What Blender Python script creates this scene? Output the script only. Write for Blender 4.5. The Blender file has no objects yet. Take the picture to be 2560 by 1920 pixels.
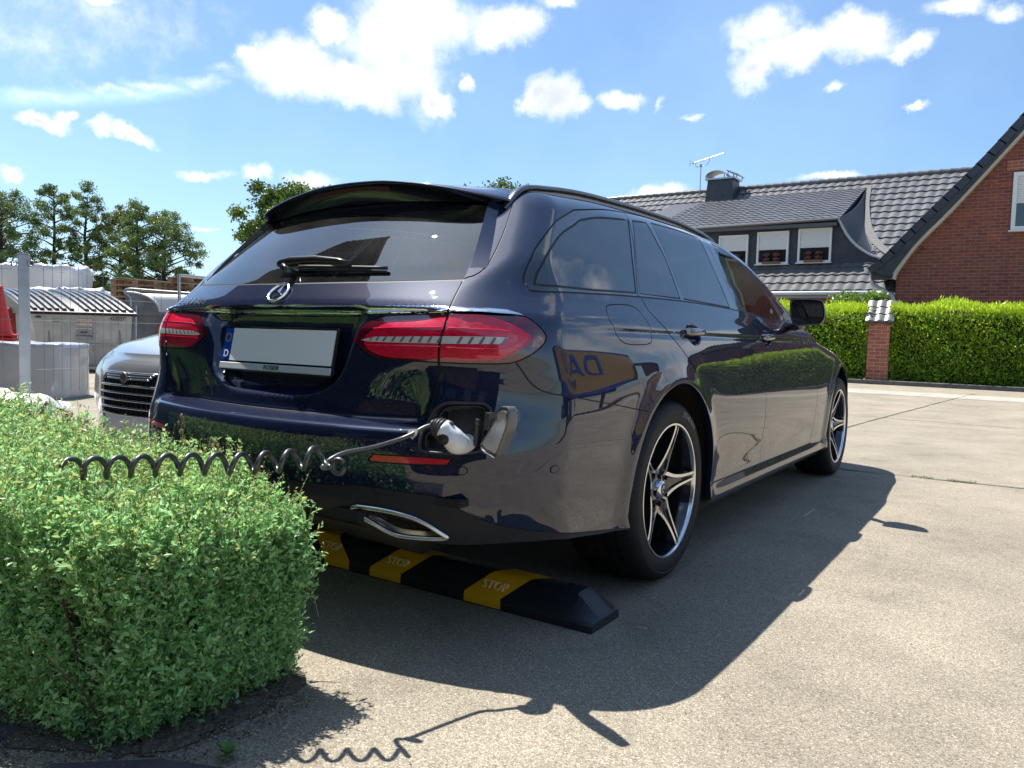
import bpy, math, random
import numpy as np
from mathutils import Vector, Matrix
from mathutils.geometry import delaunay_2d_cdt
R = math.radians
sc = bpy.context.scene
COL = sc.collection
# ---------------------------------------------------------------- camera
cd = bpy.data.cameras.new('camera'); cam = bpy.data.objects.new('camera', cd); COL.objects.link(cam); sc.camera = cam
CP, CH, CROLL = R(-3.569), R(-33.677), R(1.547)
f0 = np.array([math.sin(CH), math.cos(CH), 0]); r0 = np.array([math.cos(CH), -math.sin(CH), 0]); up0 = np.array([0, 0, 1.])
fw = math.cos(CP)*f0+math.sin(CP)*up0; uu = -math.sin(CP)*f0+math.cos(CP)*up0
rr = math.cos(CROLL)*r0+math.sin(CROLL)*uu; u2 = -math.sin(CROLL)*r0+math.cos(CROLL)*uu
m = Matrix.Identity(4)
for i in range(3): m[i][0] = rr[i]; m[i][1] = u2[i]; m[i][2] = -fw[i]
m[0][3], m[1][3], m[2][3] = 2.0042, -1.5685, .8964
cam.matrix_world = m
cd.sensor_width = 36; cd.lens = 1957/2560*36; cd.clip_start = .05; cd.clip_end = 2000
# ---------------------------------------------------------------- sun and sky
SUN = Vector((.50, -.07, -1)).normalized()
sl = bpy.data.lights.new('sun', 'SUN'); sl.energy = 5.0; sl.angle = R(.5); sl.color = (1, .95, .87)
so = bpy.data.objects.new('sun', sl); COL.objects.link(so); so.rotation_euler = SUN.to_track_quat('-Z', 'Y').to_euler(); so.location = (-6, 1, 12)
w = bpy.data.worlds.new('World'); sc.world = w; w.use_nodes = True
nt = w.node_tree; N = nt.nodes; L = nt.links; N.clear()
def wn(t, **k):
    n = N.new(t)
    for a, b in k.items(): setattr(n, a, b)
    return n
def wm(op, a, b=None, c=None):
    n = N.new('ShaderNodeMath'); n.operation = op
    for i, v in enumerate((a, b, c)):
        if v is None: continue
        if isinstance(v, (int, float)): n.inputs[i].default_value = v
        else: L.new(v, n.inputs[i])
    return n.outputs[0]
sky = wn('ShaderNodeTexSky', sky_type='NISHITA', sun_disc=False); sky.sun_elevation = math.asin(-SUN.z); sky.sun_rotation = math.atan2(-SUN.x, -SUN.y)
sky.air_density = 1.0; sky.dust_density = .8; sky.ozone_density = 2.6; sky.altitude = 60
tc = wn('ShaderNodeTexCoord'); sp = wn('ShaderNodeSeparateXYZ'); L.new(tc.outputs['Generated'], sp.inputs[0])
az = wm('MULTIPLY', wm('ARCTAN2', sp.outputs[0], sp.outputs[1]), 57.2958)
el = wm('MULTIPLY', wm('ARCSINE', sp.outputs[2]), 57.2958)
def noise(scale, detail, rough=.55, vec=None, col=False):
    n = N.new('ShaderNodeTexNoise'); n.inputs['Scale'].default_value = scale; n.inputs['Detail'].default_value = detail; n.inputs['Roughness'].default_value = rough
    L.new(vec or tc.outputs['Generated'], n.inputs['Vector']); return n.outputs['Color' if col else 'Fac']
nc = wn('ShaderNodeSeparateXYZ'); L.new(noise(9, 7, .62, col=True), nc.inputs[0])
nc2 = wn('ShaderNodeSeparateXYZ'); L.new(noise(3.2, 3, .5, col=True), nc2.inputs[0])
cb = wn('ShaderNodeCombineXYZ')
L.new(wm('ADD', wm('MULTIPLY_ADD', nc.outputs[0], 6.0, -3.0), az), cb.inputs[0])
L.new(wm('ADD', wm('MULTIPLY_ADD', nc.outputs[1], 5.0, -2.5), el), cb.inputs[1])
# cumulus by compass bearing, elevation, half widths (degrees), density
BLOBS = [(15, 9, 7, 3.5, .9), (24, 12, 8, 5, 1), (34, 9, 8, 4, .9), (43, 16, 7, 4, .9), (20, 24, 4, 2, .5), (-64.3, 13.5, 2.96, 0.32, 0.22), (-60.8, 14.2, 2.88, 0.36, 0.3), (-58.1, 14.8, 2.7, 0.4, 0.34), (-55.5, 15.5, 2.48, 0.41, 0.3), (-53.5, 16.2, 1.59, 0.41, 0.28), (-60.5, 19.0, 7.24, 1.92, 0.22), (-65.3, 16.6, 4.13, 1.86, 0.16), (-49.3, 17.3, 3.63, 2.1, 1), (-45.6, 16.5, 5.14, 1.61, 1), (-42.1, 19.0, 4.47, 3.92, 1), (-41.1, 21.1, 5.08, 2.11, 1), (-35.2, 20.9, 3.28, 1.49, 1), (-31.6, 22.3, 2.04, 0.98, 1), (-46.9, 19.8, 1.98, 1.22, 1), (-51.5, 17.5, 1.77, 0.97, 1), (-39.7, 16.6, 1.77, 1.02, 1), (-32.3, 17.2, 1.14, 1.31, 0.9), (-31.0, 16.8, 1.36, 1.53, 0.9), (-29.9, 16.2, 1.25, 0.81, 0.8), (-26.8, 16.3, 1.7, 0.87, 0.9), (-36.8, 17.6, 0.57, 0.65, 0.7), (-64.4, 11.7, 1.85, 0.65, 0.9), (-63.0, 12.3, 0.78, 0.59, 0.9), (-60.8, 12.0, 1.17, 0.8, 0.9), (-58.9, 11.8, 1.87, 0.54, 0.9), (-55.5, 10.3, 1.76, 0.42, 0.6), (-52.6, 10.3, 0.93, 0.72, 0.8), (-49.2, 10.3, 2.35, 0.87, 0.85), (-17.2, 20.8, 2.7, 1.53, 0.8), (-17.7, 18.0, 1.96, 1.57, 1), (-15.3, 19.0, 3.47, 1.77, 1), (-11.3, 19.3, 3.14, 1.59, 0.9), (-8.5, 18.3, 1.59, 0.85, 0.8), (-12.4, 16.3, 0.78, 0.41, 0.6), (-18.4, 19.8, 0.65, 1.03, 0.6), (-5.5, 20.3, 2.15, 0.81, 0.8), (-2.8, 19.9, 1.27, 0.61, 0.6), (-24.3, 10.0, 3.46, 0.97, 0.9), (-12.3, 10.7, 2.9, 0.49, 0.8), (-7.0, 14.3, 0.98, 0.36, 0.7), (-21.1, 15.2, 0.83, 0.32, 0.5), (-24.2, 16.0, 0.49, 0.72, 0.5), (-66.4, 8.8, 0.96, 0.38, 0.8), (-66.6, 6.8, 0.96, 0.51, 0.6), (-55.5, 6.4, 1.64, 0.21, 0.4), (-61.5, 19.7, 1.63, 0.5, 0.7)]
field = None
for a, e, ra, re, wt in BLOBS:
    s = N.new('ShaderNodeVectorMath'); s.operation = 'SUBTRACT'; L.new(cb.outputs[0], s.inputs[0]); s.inputs[1].default_value = (a, e, 0)
    t = N.new('ShaderNodeVectorMath'); t.operation = 'MULTIPLY'; L.new(s.outputs[0], t.inputs[0]); t.inputs[1].default_value = (1/ra, 1/re, 0)
    l = N.new('ShaderNodeVectorMath'); l.operation = 'LENGTH'; L.new(t.outputs[0], l.inputs[0])
    v = wm('MULTIPLY_ADD', l.outputs['Value'], -wt, wt)
    field = v if field is None else wm('SMOOTH_MAX', field, v, .18)
big = noise(2.1, 6, .55)
# the rest of the sky, away from the photographed part, has scattered cumulus of the same kind
outside = wm('MINIMUM', wm('ADD', wm('MULTIPLY', wm('ABSOLUTE', wm('ADD', az, 34.)), .1), -4.2), 1.)
other = wm('ADD', wm('MULTIPLY', wm('ADD', big, -.575), 7.), wm('MINIMUM', wm('MULTIPLY_ADD', outside, 2., -2.), 0.))
field = wm('MAXIMUM', field, other)
fine = noise(26, 6, .65)
dens = wn('ShaderNodeMapRange', interpolation_type='SMOOTHSTEP'); L.new(wm('ADD', field, wm('MULTIPLY_ADD', fine, .8, -.40)), dens.inputs[0])
dens.inputs[1].default_value = -.08; dens.inputs[2].default_value = .72
# thin veil
veil = wn('ShaderNodeMapRange'); L.new(noise(2.4, 5, .6), veil.inputs[0]); veil.inputs[1].default_value = .30; veil.inputs[2].default_value = .75; veil.inputs[4].default_value = .24
# one long thin vapour trail
ta = wm('ADD', az, 60.); tp = wm('ADD', wm('MULTIPLY', wm('ADD', wm('MULTIPLY', ta, 0.00758), 0.24111), ta), 14.31767)
tw = wm('MAXIMUM', wm('MULTIPLY_ADD', wm('ABSOLUTE', wm('SUBTRACT', el, wm('ADD', tp, wm('MULTIPLY_ADD', nc2.outputs[0], 1.2, -.6)))), -1.35, 1.), 0.)
tr0 = wm('MAXIMUM', wm('MINIMUM', wm('MULTIPLY_ADD', wm('ABSOLUTE', wm('ADD', ta, 1.5)), -.28, 2.2), 1.), 0.)
trail = wm('MULTIPLY', wm('MULTIPLY', tw, tr0), wm('MULTIPLY_ADD', fine, .9, .15))
core = wn('ShaderNodeMapRange', interpolation_type='SMOOTHSTEP'); L.new(wm('ADD', wm('MULTIPLY', field, .9), wm('MULTIPLY_ADD', noise(7, 3, .5), 2.2, -1.25)), core.inputs[0])
core.inputs[1].default_value = .0; core.inputs[2].default_value = .95; core.inputs[4].default_value = .75
ccol = wn('ShaderNodeMix', data_type='RGBA'); ccol.inputs[6].default_value = (8.8, 8.9, 9.1, 1); ccol.inputs[7].default_value = (3.9, 4.35, 5.2, 1); L.new(core.outputs[0], ccol.inputs[0])
hz = wn('ShaderNodeMix', data_type='RGBA'); hz.inputs[7].default_value = (5.6, 8.0, 10.6, 1); tn_ = wn('ShaderNodeMix', data_type='RGBA', blend_type='MULTIPLY'); tn_.inputs[0].default_value = 1; tn_.inputs[7].default_value = (.84, .99, 1.12, 1); L.new(sky.outputs[0], tn_.inputs[6]); L.new(tn_.outputs[2], hz.inputs[6]); L.new(wm('ADD', veil.outputs[0], wm('MULTIPLY', trail, .75)), hz.inputs[0])
mx = wn('ShaderNodeMix', data_type='RGBA'); L.new(dens.outputs[0], mx.inputs[0]); L.new(hz.outputs[2], mx.inputs[6]); L.new(ccol.outputs[2], mx.inputs[7])
bg = wn('ShaderNodeBackground'); bg.inputs[1].default_value = .08; L.new(mx.outputs[2], bg.inputs[0])
wo = wn('ShaderNodeOutputWorld'); L.new(bg.outputs[0], wo.inputs[0])
sc.view_settings.view_transform = 'Standard'; sc.view_settings.look = 'None'; sc.view_settings.gamma = 1; sc.view_settings.exposure = 1.0
# ---------------------------------------------------------------- materials
MATS = {}
def mat(name, base, rough=.5, metal=0., coat=0., spec=.5, var=0., vscale=8., bump=0., bscale=40., coatior=1.5, trans=0., attr=False, alpha=None, ior=1.5, sheen=0, croughs=.03, subcol=None, stretch=None, vdet=5):
    if name in MATS: return MATS[name]
    m = bpy.data.materials.new(name); m.use_nodes = True; n = m.node_tree.nodes; l = m.node_tree.links; p = n['Principled BSDF']
    b4 = (*base, 1)
    p.inputs['Base Color'].default_value = b4; p.inputs['Roughness'].default_value = rough; p.inputs['Metallic'].default_value = metal
    p.inputs['Coat Weight'].default_value = coat; p.inputs['Coat IOR'].default_value = coatior; p.inputs['Coat Roughness'].default_value = croughs
    p.inputs['Specular IOR Level'].default_value = spec; p.inputs['IOR'].default_value = ior; p.inputs['Transmission Weight'].default_value = trans
    m.diffuse_color = b4
    if var or bump:
        t = n.new('ShaderNodeTexCoord'); vec = t.outputs['Object']
        if stretch:
            mp = n.new('ShaderNodeMapping'); mp.inputs['Scale'].default_value = stretch; l.new(vec, mp.inputs[0]); vec = mp.outputs[0]
    if var:
        q = n.new('ShaderNodeTexNoise'); q.inputs['Scale'].default_value = vscale; q.inputs['Detail'].default_value = vdet; l.new(vec, q.inputs['Vector'])
        r = n.new('ShaderNodeMapRange'); r.inputs[1].default_value = .3; r.inputs[2].default_value = .7; r.inputs[3].default_value = 1-var; r.inputs[4].default_value = 1+var; l.new(q.outputs[0], r.inputs[0])
        x = n.new('ShaderNodeMix'); x.data_type = 'RGBA'; x.blend_type = 'MULTIPLY'; x.inputs[0].default_value = 1; x.inputs[6].default_value = b4
        l.new(r.outputs[0], x.inputs[7]); l.new(x.outputs[2], p.inputs['Base Color'])
    if attr:
        a = n.new('ShaderNodeAttribute'); a.attribute_name = 'tint'; l.new(a.outputs['Color'], p.inputs['Base Color'])
        if trans == 0 and subcol:
            tr = n.new('ShaderNodeBsdfTranslucent'); l.new(a.outputs['Color'], tr.inputs[0]); ms = n.new('ShaderNodeMixShader'); ms.inputs[0].default_value = subcol
            l.new(p.outputs[0], ms.inputs[1]); l.new(tr.outputs[0], ms.inputs[2]); l.new(ms.outputs[0], n['Material Output'].inputs[0])
    if bump:
        q = n.new('ShaderNodeTexNoise'); q.inputs['Scale'].default_value = bscale; q.inputs['Detail'].default_value = 6; l.new(vec, q.inputs['Vector'])
        b = n.new('ShaderNodeBump'); b.inputs['Strength'].default_value = bump; b.inputs['Distance'].default_value = .02; l.new(q.outputs[0], b.inputs['Height']); l.new(b.outputs[0], p.inputs['Normal'])
    MATS[name] = m; return m
def glass(name, tint, refl_ior=1.9, dirt=0.):
    m = bpy.data.materials.new(name); m.use_nodes = True; n = m.node_tree.nodes; l = m.node_tree.links; n.remove(n['Principled BSDF'])
    tr = n.new('ShaderNodeBsdfTransparent'); tr.inputs[0].default_value = (*tint, 1); g = n.new('ShaderNodeBsdfGlossy'); g.inputs['Roughness'].default_value = .004; g.inputs[0].default_value = (1, 1, 1, 1)
    f = n.new('ShaderNodeFresnel'); f.inputs[0].default_value = refl_ior; x = n.new('ShaderNodeMixShader')
    l.new(f.outputs[0], x.inputs[0]); l.new(tr.outputs[0], x.inputs[1]); l.new(g.outputs[0], x.inputs[2]); last = x.outputs[0]
    if dirt:
        t = n.new('ShaderNodeTexCoord'); q = n.new('ShaderNodeTexNoise'); q.inputs['Scale'].default_value = 120; q.inputs['Detail'].default_value = 8; q.inputs['Roughness'].default_value = .7; l.new(t.outputs['Object'], q.inputs['Vector'])
        q2 = n.new('ShaderNodeTexNoise'); q2.inputs['Scale'].default_value = 4; l.new(t.outputs['Object'], q2.inputs['Vector'])
        mu = n.new('ShaderNodeMath'); mu.operation = 'MULTIPLY'; l.new(q.outputs[0], mu.inputs[0]); l.new(q2.outputs[0], mu.inputs[1])
        r = n.new('ShaderNodeMapRange'); r.inputs[1].default_value = .12; r.inputs[2].default_value = .5; r.inputs[4].default_value = dirt; l.new(mu.outputs[0], r.inputs[0])
        d = n.new('ShaderNodeBsdfDiffuse'); d.inputs[0].default_value = (.45, .43, .4, 1); y = n.new('ShaderNodeMixShader'); l.new(r.outputs[0], y.inputs[0]); l.new(last, y.inputs[1]); l.new(d.outputs[0], y.inputs[2]); last = y.outputs[0]
    l.new(last, n['Material Output'].inputs[0]); MATS[name] = m; return m
# ---------------------------------------------------------------- object helpers
def mesh_obj(name, V, Fc, mats=None, parent=None, midx=None, smooth=True, normals=None, tint=None):
    me = bpy.data.meshes.new(name)
    V = np.asarray(V, np.float32).reshape(-1, 3)
    off = np.zeros(3)
    q = parent
    while q is not None: off += np.array(q.location); q = q.parent
    V = V-off.astype(np.float32)
    if isinstance(Fc, np.ndarray):
        k = Fc.shape[1]; n = len(Fc); me.vertices.add(len(V)); me.vertices.foreach_set('co', V.ravel())
        me.loops.add(n*k); me.loops.foreach_set('vertex_index', Fc.astype(np.int32).ravel()); me.polygons.add(n)
        me.polygons.foreach_set('loop_start', np.arange(0, n*k, k, dtype=np.int32))
        me.update(calc_edges=True)
    else:
        me.from_pydata([tuple(v) for v in V.tolist()], [], [tuple(f) for f in Fc]); me.update()
    me.polygons.foreach_set('use_smooth', np.full(len(me.polygons), bool(smooth)))
    for mm in (mats if isinstance(mats, (list, tuple)) else [mats] if mats else []): me.materials.append(mm)
    if midx is not None: me.polygons.foreach_set('material_index', np.asarray(midx, np.int32))
    if tint is not None:
        a = me.color_attributes.new('tint', 'FLOAT_COLOR', 'POINT'); c4 = np.ones((len(V), 4), np.float32); c4[:, :3] = tint; a.data.foreach_set('color', c4.ravel())
    if normals is not None: me.normals_split_custom_set_from_vertices(np.asarray(normals, np.float32).tolist())
    o = bpy.data.objects.new(name, me); COL.objects.link(o)
    if parent is not None: o.parent = parent
    return o
def thing(name, label, cat, loc=(0, 0, 0), group=None):
    o = bpy.data.objects.new(name, None); o.empty_display_size = .2; COL.objects.link(o); o.location = loc; o['label'] = label; o['category'] = cat
    if group: o['group'] = group
    return o
def tag(o, label=None, cat=None, group=None, kind=None):
    if label: o['label'] = label
    if cat: o['category'] = cat
    if group: o['group'] = group
    if kind: o['kind'] = kind
    return o
class MB:
    def __init__(s): s.V = []; s.F = []; s.M = []; s.n = 0; s.mi = 0
    def add(s, V, Fc):
        V = np.asarray(V, float).reshape(-1, 3); s.V.append(V)
        for f in Fc: s.F.append(tuple(int(i)+s.n for i in f)); s.M.append(s.mi)
        s.n += len(V); return s
    def box(s, c, d, rz=0., bev=0., axes=None):
        c = np.array(c, float); h = np.array(d, float)/2
        A = np.eye(3)
        if rz: A = np.array([[math.cos(rz), math.sin(rz), 0], [-math.sin(rz), math.cos(rz), 0], [0, 0, 1]])
        if axes is not None: A = np.array(axes, float)
        if bev <= 0:
            P = [(x, y, z) for x in (-1, 1) for y in (-1, 1) for z in (-1, 1)]
            V = [c+(np.array(p)*h)@A for p in P]
            return s.add(V, [(0, 1, 3, 2), (4, 6, 7, 5), (0, 4, 5, 1), (2, 3, 7, 6), (0, 2, 6, 4), (1, 5, 7, 3)])
        b = min(bev, *(h*.98)); V = []
        idx = {}
        for x in (-1, 1):
            for y in (-1, 1):
                for z in (-1, 1):
                    for k in range(3):
                        p = np.array([x, y, z])*(h-b); p[k] = (x, y, z)[k]*h[k]; idx[(x, y, z, k)] = len(V); V.append(c+p@A)
        Fc = []
        for k in range(3):
            a, b2 = [i for i in range(3) if i != k]
            for sg in (-1, 1):
                q = []
                for (i, j) in ((-1, -1), (1, -1), (1, 1), (-1, 1)):
                    t = [0, 0, 0]; t[k] = sg; t[a] = i; t[b2] = j; q.append(idx[(*t, k)])
                if (sg == 1) != (k != 1): q = q[::-1]
                Fc.append(tuple(q))
        for k in range(3):
            a, b2 = [i for i in range(3) if i != k]
            for i in (-1, 1):
                for j in (-1, 1):
                    t0 = [0, 0, 0]; t1 = [0, 0, 0]; t0[k] = -1; t1[k] = 1; t0[a] = t1[a] = i; t0[b2] = t1[b2] = j
                    q = [idx[(*t0, a)], idx[(*t1, a)], idx[(*t1, b2)], idx[(*t0, b2)]]
                    if (i*j == 1) == (k != 1): q = q[::-1]
                    Fc.append(tuple(q))
        for x in (-1, 1):
            for y in (-1, 1):
                for z in (-1, 1):
                    q = [idx[(x, y, z, 0)], idx[(x, y, z, 1)], idx[(x, y, z, 2)]]
                    if x*y*z < 0: q = q[::-1]
                    Fc.append(tuple(q))
        return s.add(V, Fc)
    def tube(s, pts, r, n=8, cap=True, closed=False, flat=None):
        P = np.asarray(pts, float); k = len(P); rad = np.broadcast_to(np.asarray(r, float), (k,))
        if closed: T = np.roll(P, -1, 0)-np.roll(P, 1, 0)
        else: T = np.gradient(P, axis=0)
        T /= np.linalg.norm(T, axis=1)[:, None]+1e-12
        a = np.array([0, 0, 1.]) if abs(T[0][2]) < .9 else np.array([1., 0, 0])
        u = np.cross(T[0], a); u /= np.linalg.norm(u); V = []
        for i in range(k):
            u = u-T[i]*(u@T[i]); u /= np.linalg.norm(u)+1e-12; v = np.cross(T[i], u)
            for j in range(n):
                t = 2*math.pi*j/n; V.append(P[i]+rad[i]*(math.cos(t)*u+math.sin(t)*v))
        Fc = [(i*n+j, i*n+(j+1) % n, ((i+1) % k)*n+(j+1) % n, ((i+1) % k)*n+j) for i in range(k if closed else k-1) for j in range(n)]
        Fc = [f[::-1] for f in Fc] if False else Fc
        if cap and not closed: Fc += [tuple(range(n))[::-1], tuple(range((k-1)*n, k*n))]
        return s.add(V, Fc)
    def prism(s, poly, ax, lo, hi):
        # poly: 2-D outline in the two axes other than ax
        n = len(poly); o = [i for i in range(3) if i != ax]; V = []
        for h in (lo, hi):
            for p in poly:
                q = [0, 0, 0]; q[o[0]], q[o[1]] = p; q[ax] = h; V.append(q)
        return s.add(V, [tuple(range(n)), tuple(range(2*n-1, n-1, -1))]+[(i, i+n, (i+1) % n+n, (i+1) % n) for i in range(n)])
    def ell(s, c, r, n=12, m=8, A=None):
        V = []
        for i in range(m+1):
            for j in range(n):
                a = math.pi*i/m; b = 2*math.pi*j/n; p = np.array([math.sin(a)*math.cos(b), math.sin(a)*math.sin(b), math.cos(a)])*np.array(r)
                V.append(np.array(c)+(p@A if A is not None else p))
        return s.add(V, [(i*n+j, (i+1)*n+j, (i+1)*n+(j+1) % n, i*n+(j+1) % n) for i in range(m) for j in range(n)])
    def lathe(s, prof, c, axis='x', n=64):
        # prof: list of (radius, axial); axis along +x
        V = []
        for r, a in prof:
            for j in range(n):
                t = 2*math.pi*j/n
                if axis == 'x': V.append((c[0]+a, c[1]+r*math.cos(t), c[2]+r*math.sin(t)))
                elif axis == 'z': V.append((c[0]+r*math.cos(t), c[1]+r*math.sin(t), c[2]+a))
                else: V.append((c[0]+r*math.cos(t), c[1]+a, c[2]+r*math.sin(t)))
        k = len(prof)
        return s.add(V, [(i*n+j, i*n+(j+1) % n, (i+1)*n+(j+1) % n, (i+1)*n+j) for i in range(k-1) for j in range(n)])
    def build(s, name, mats, parent=None, smooth=False, auto=None):
        o = mesh_obj(name, np.concatenate(s.V), s.F, mats, parent, midx=s.M if max(s.M) > 0 else None, smooth=smooth)
        if auto: 
            me = o.data; me.set_sharp_from_angle(angle=R(auto))
        return o
def text_geo(body, size=1., ex=0.):
    cu = bpy.data.curves.new('t', 'FONT'); cu.body = body; cu.size = size; cu.extrude = ex; cu.align_x = 'CENTER'; cu.align_y = 'CENTER'; cu.resolution_u = 3
    o = bpy.data.objects.new('t', cu); COL.objects.link(o); dg = bpy.context.evaluated_depsgraph_get(); dg.update(); me = o.evaluated_get(dg).to_mesh()
    V = np.array([v.co[:] for v in me.vertices]); Fc = [tuple(p.vertices) for p in me.polygons]
    o.evaluated_get(dg).to_mesh_clear(); bpy.data.objects.remove(o); bpy.data.curves.remove(cu); return V, Fc
def put_text(mb, body, c, xd, yd, size, ex=.001, sx=1., shear=0.):
    V, Fc = text_geo(body, size, ex); xd = np.array(xd, float); yd = np.array(yd, float); xd /= np.linalg.norm(xd); yd /= np.linalg.norm(yd); zd = np.cross(xd, yd)
    X = V[:, 0]*sx+V[:, 1]*shear
    mb.add(np.array(c, float)+X[:, None]*xd+V[:, 1:2]*yd+V[:, 2:3]*zd, Fc)
def leaves(C, D, length, width, rng, fold=.25, spread=None):
    """diamond leaves: C base points, D directions"""
    n = len(C); D = D/np.linalg.norm(D, axis=1)[:, None]
    a = rng.normal(size=(n, 3)) if spread is None else spread
    S = np.cross(D, a); S /= np.linalg.norm(S, axis=1)[:, None]+1e-9; Nn = np.cross(S, D)
    l = np.broadcast_to(length, (n,))[:, None]; wd = np.broadcast_to(width, (n,))[:, None]
    V = np.stack([C, C+D*l*.45+S*wd*.5+Nn*wd*fold, C+D*l, C+D*l*.45-S*wd*.5+Nn*wd*fold], 1).reshape(-1, 3)
    return V, np.arange(4*n).reshape(-1, 4)
import numpy as np
# ---------------------------------------------------------------- estate car body: one smooth implicit shape
def table(ctrl, sig, lo=None, hi=None, n=1600):
    c = np.array(ctrl, float); lo = c[0, 0]; hi = c[-1, 0]
    t = np.linspace(lo, hi, n); v = np.interp(t, c[:, 0], c[:, 1])
    k = int(max(1, round(4*sig/(hi-lo)*n))); g = np.exp(-.5*(np.arange(-k, k+1)/(sig/(hi-lo)*n))**2); g /= g.sum()
    # extend linearly so the ends keep their slope
    s0 = v[1]-v[0]; s1 = v[-1]-v[-2]
    e = np.concatenate([v[0]-s0*np.arange(k, 0, -1), v, v[-1]+s1*np.arange(1, k+1)])
    return t, np.convolve(e, g, 'valid')
T_W = table([(-.2,.82),(.1,.86),(.2,.878),(.218,.912),(.232,.920),(.26,.9175),(.292,.909),(.31,.9065),(.36,.911),(.42,.917),(.50,.921),(.58,.9225),(.66,.920),(.72,.9155),(.78,.909),(.86,.898),(.92,.887),(.96,.874),(1.0,.852),(1.05,.829),(1.15,.783),(1.25,.733),(1.35,.682),(1.42,.645),(1.7,.49)], .009)
T_R = table([(-.2,.16),(.2,.10),(.30,.02),(.36,-.015),(.42,-.042),(.50,-.055),(.56,-.055),(.60,-.052),(.626,-.045),(.636,-.030),(.641,.022),(.655,.035),(.70,.042),(.80,.050),(.90,.058),(.96,.062),(.99,.080),(1.02,.107),(1.05,.134),(1.10,.183),(1.2,.287),(1.305,.403),(1.45,.55),(1.8,.9)], .0042)
T_S = table([(-.2,.16),(.2,.10),(.30,.02),(.36,-.015),(.42,-.042),(.50,-.055),(.57,-.050),(.61,-.040),(.66,-.018),(.71,.008),(.76,.032),(.80,.048),(.90,.058),(.96,.062),(.99,.080),(1.02,.107),(1.05,.134),(1.10,.183),(1.2,.287),(1.305,.403),(1.45,.55),(1.8,.9)], .010)
T_K = table([(-.2,.27),(.3,.27),(.6,.27),(.65,.26),(.72,.23),(.8,.16),(.88,.13),(.92,.14),(.97,.20),(1.05,.28),(1.3,.33),(1.8,.33)], .03)
T_N = table([(-.2,4.7),(.2,4.83),(.45,4.90),(.62,4.885),(.70,4.84),(.80,4.74),(1.2,4.4),(1.8,4.4)], .02)
T_Z = table([(-1,1.22),(0,1.33),(.35,1.385),(.6,1.418),(1.0,1.449),(1.4,1.462),(1.9,1.466),(2.3,1.450),(2.6,1.412),(2.8,1.35),(3.2,1.14),(3.5,.995),(3.7,.955),(4.1,.905),(4.5,.83),(4.7,.77),(4.85,.68),(5.2,.3)], .05)
def prof(T, t): return np.interp(t, T[0], T[1])
def rmax(a, b, r): return np.minimum(np.maximum(a, b), -r) + np.sqrt(np.maximum(a+r, 0)**2 + np.maximum(b+r, 0)**2)
def sst(a, b, t):
    t = np.clip((t-a)/(b-a), 0, 1); return t*t*(3-2*t)
def half_width(y, z):
    w = prof(T_W, z)
    low = 1-sst(.92, 1.06, z)
    w = w - .035*np.clip((.9-y)/.9, 0, 2)**2 - .055*np.clip((y-3.3)/1.4, 0, 2)**2
    w = w - (1-low)*(.02*np.clip((y-2.0)/1.2, 0, 3)**2 + .010*np.clip((1.6-y)/1.2, 0, 2)**2)
    # haunch over the rear wheel, crease at handle height, arch lips
    w = w + .014*np.exp(-((y-1.15)/.42)**2)*np.exp(-((z-.80)/.12)**2) + .008*np.exp(-((y-4.1)/.42)**2)*np.exp(-((z-.76)/.1)**2)
    fade = sst(.45, .8, y)*(1-sst(3.9, 4.3, y))
    zc = .925-.004*(y-1.3)
    w = w - fade*.0045*np.exp(-((z-zc+.012)/.011)**2)
    # hollow along the lower doors
    w = w - .010*sst(1.5, 1.8, y)*(1-sst(3.2, 3.6, y))*np.exp(-((z-.40)/.085)**2)
    for yc in (1.155, 4.094):
        d = np.sqrt((y-yc)**2+(z-.342)**2)
        w = w + .016*np.exp(-(np.maximum(d-.395, 0)/.05)**2)*sst(.1,.3,z)
    return w
def rear_y(z, x):
    k = sst(.56, .66, np.abs(x))
    y = prof(T_R, z)*(1-k) + prof(T_S, z)*k + prof(T_K, z)*x*x
    # number-plate recess in the tailgate
    q = np.abs(x)/(.27+.10*np.clip((z-.70)/.25, 0, 1)**.8+1e-6)
    d = 1-sst(.82, 1.06, (q**4+ (np.maximum(.84-z, 0)/.145)**4)**.25)
    y = y + .055*d*(1-sst(.955, .972, z))*sst(.66, .70, z)
    # undercut just below the bright strip
    y = y + .018*(1-sst(.955, .972, z))*sst(.90, .955, z)*(1-sst(.55,.7,np.abs(x)))
    return y
def F(x, y, z):
    x = np.abs(x)
    a = x - half_width(y, z)
    up = sst(.97, 1.15, z)
    b = rear_y(z, x) - y
    r1 = .21*(1-up) + .075*up
    f = rmax(a, b, r1)
    q = sst(2.8, 3.5, y)
    c = z - (prof(T_Z, y) - (.13-.075*q)*x*x - (.10-.06*q)*x**6)
    f = rmax(f, c, .045 + .03*(1-up))
    g = y - (prof(T_N, z) - .30*x*x)
    return rmax(f, g, .12)
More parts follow.
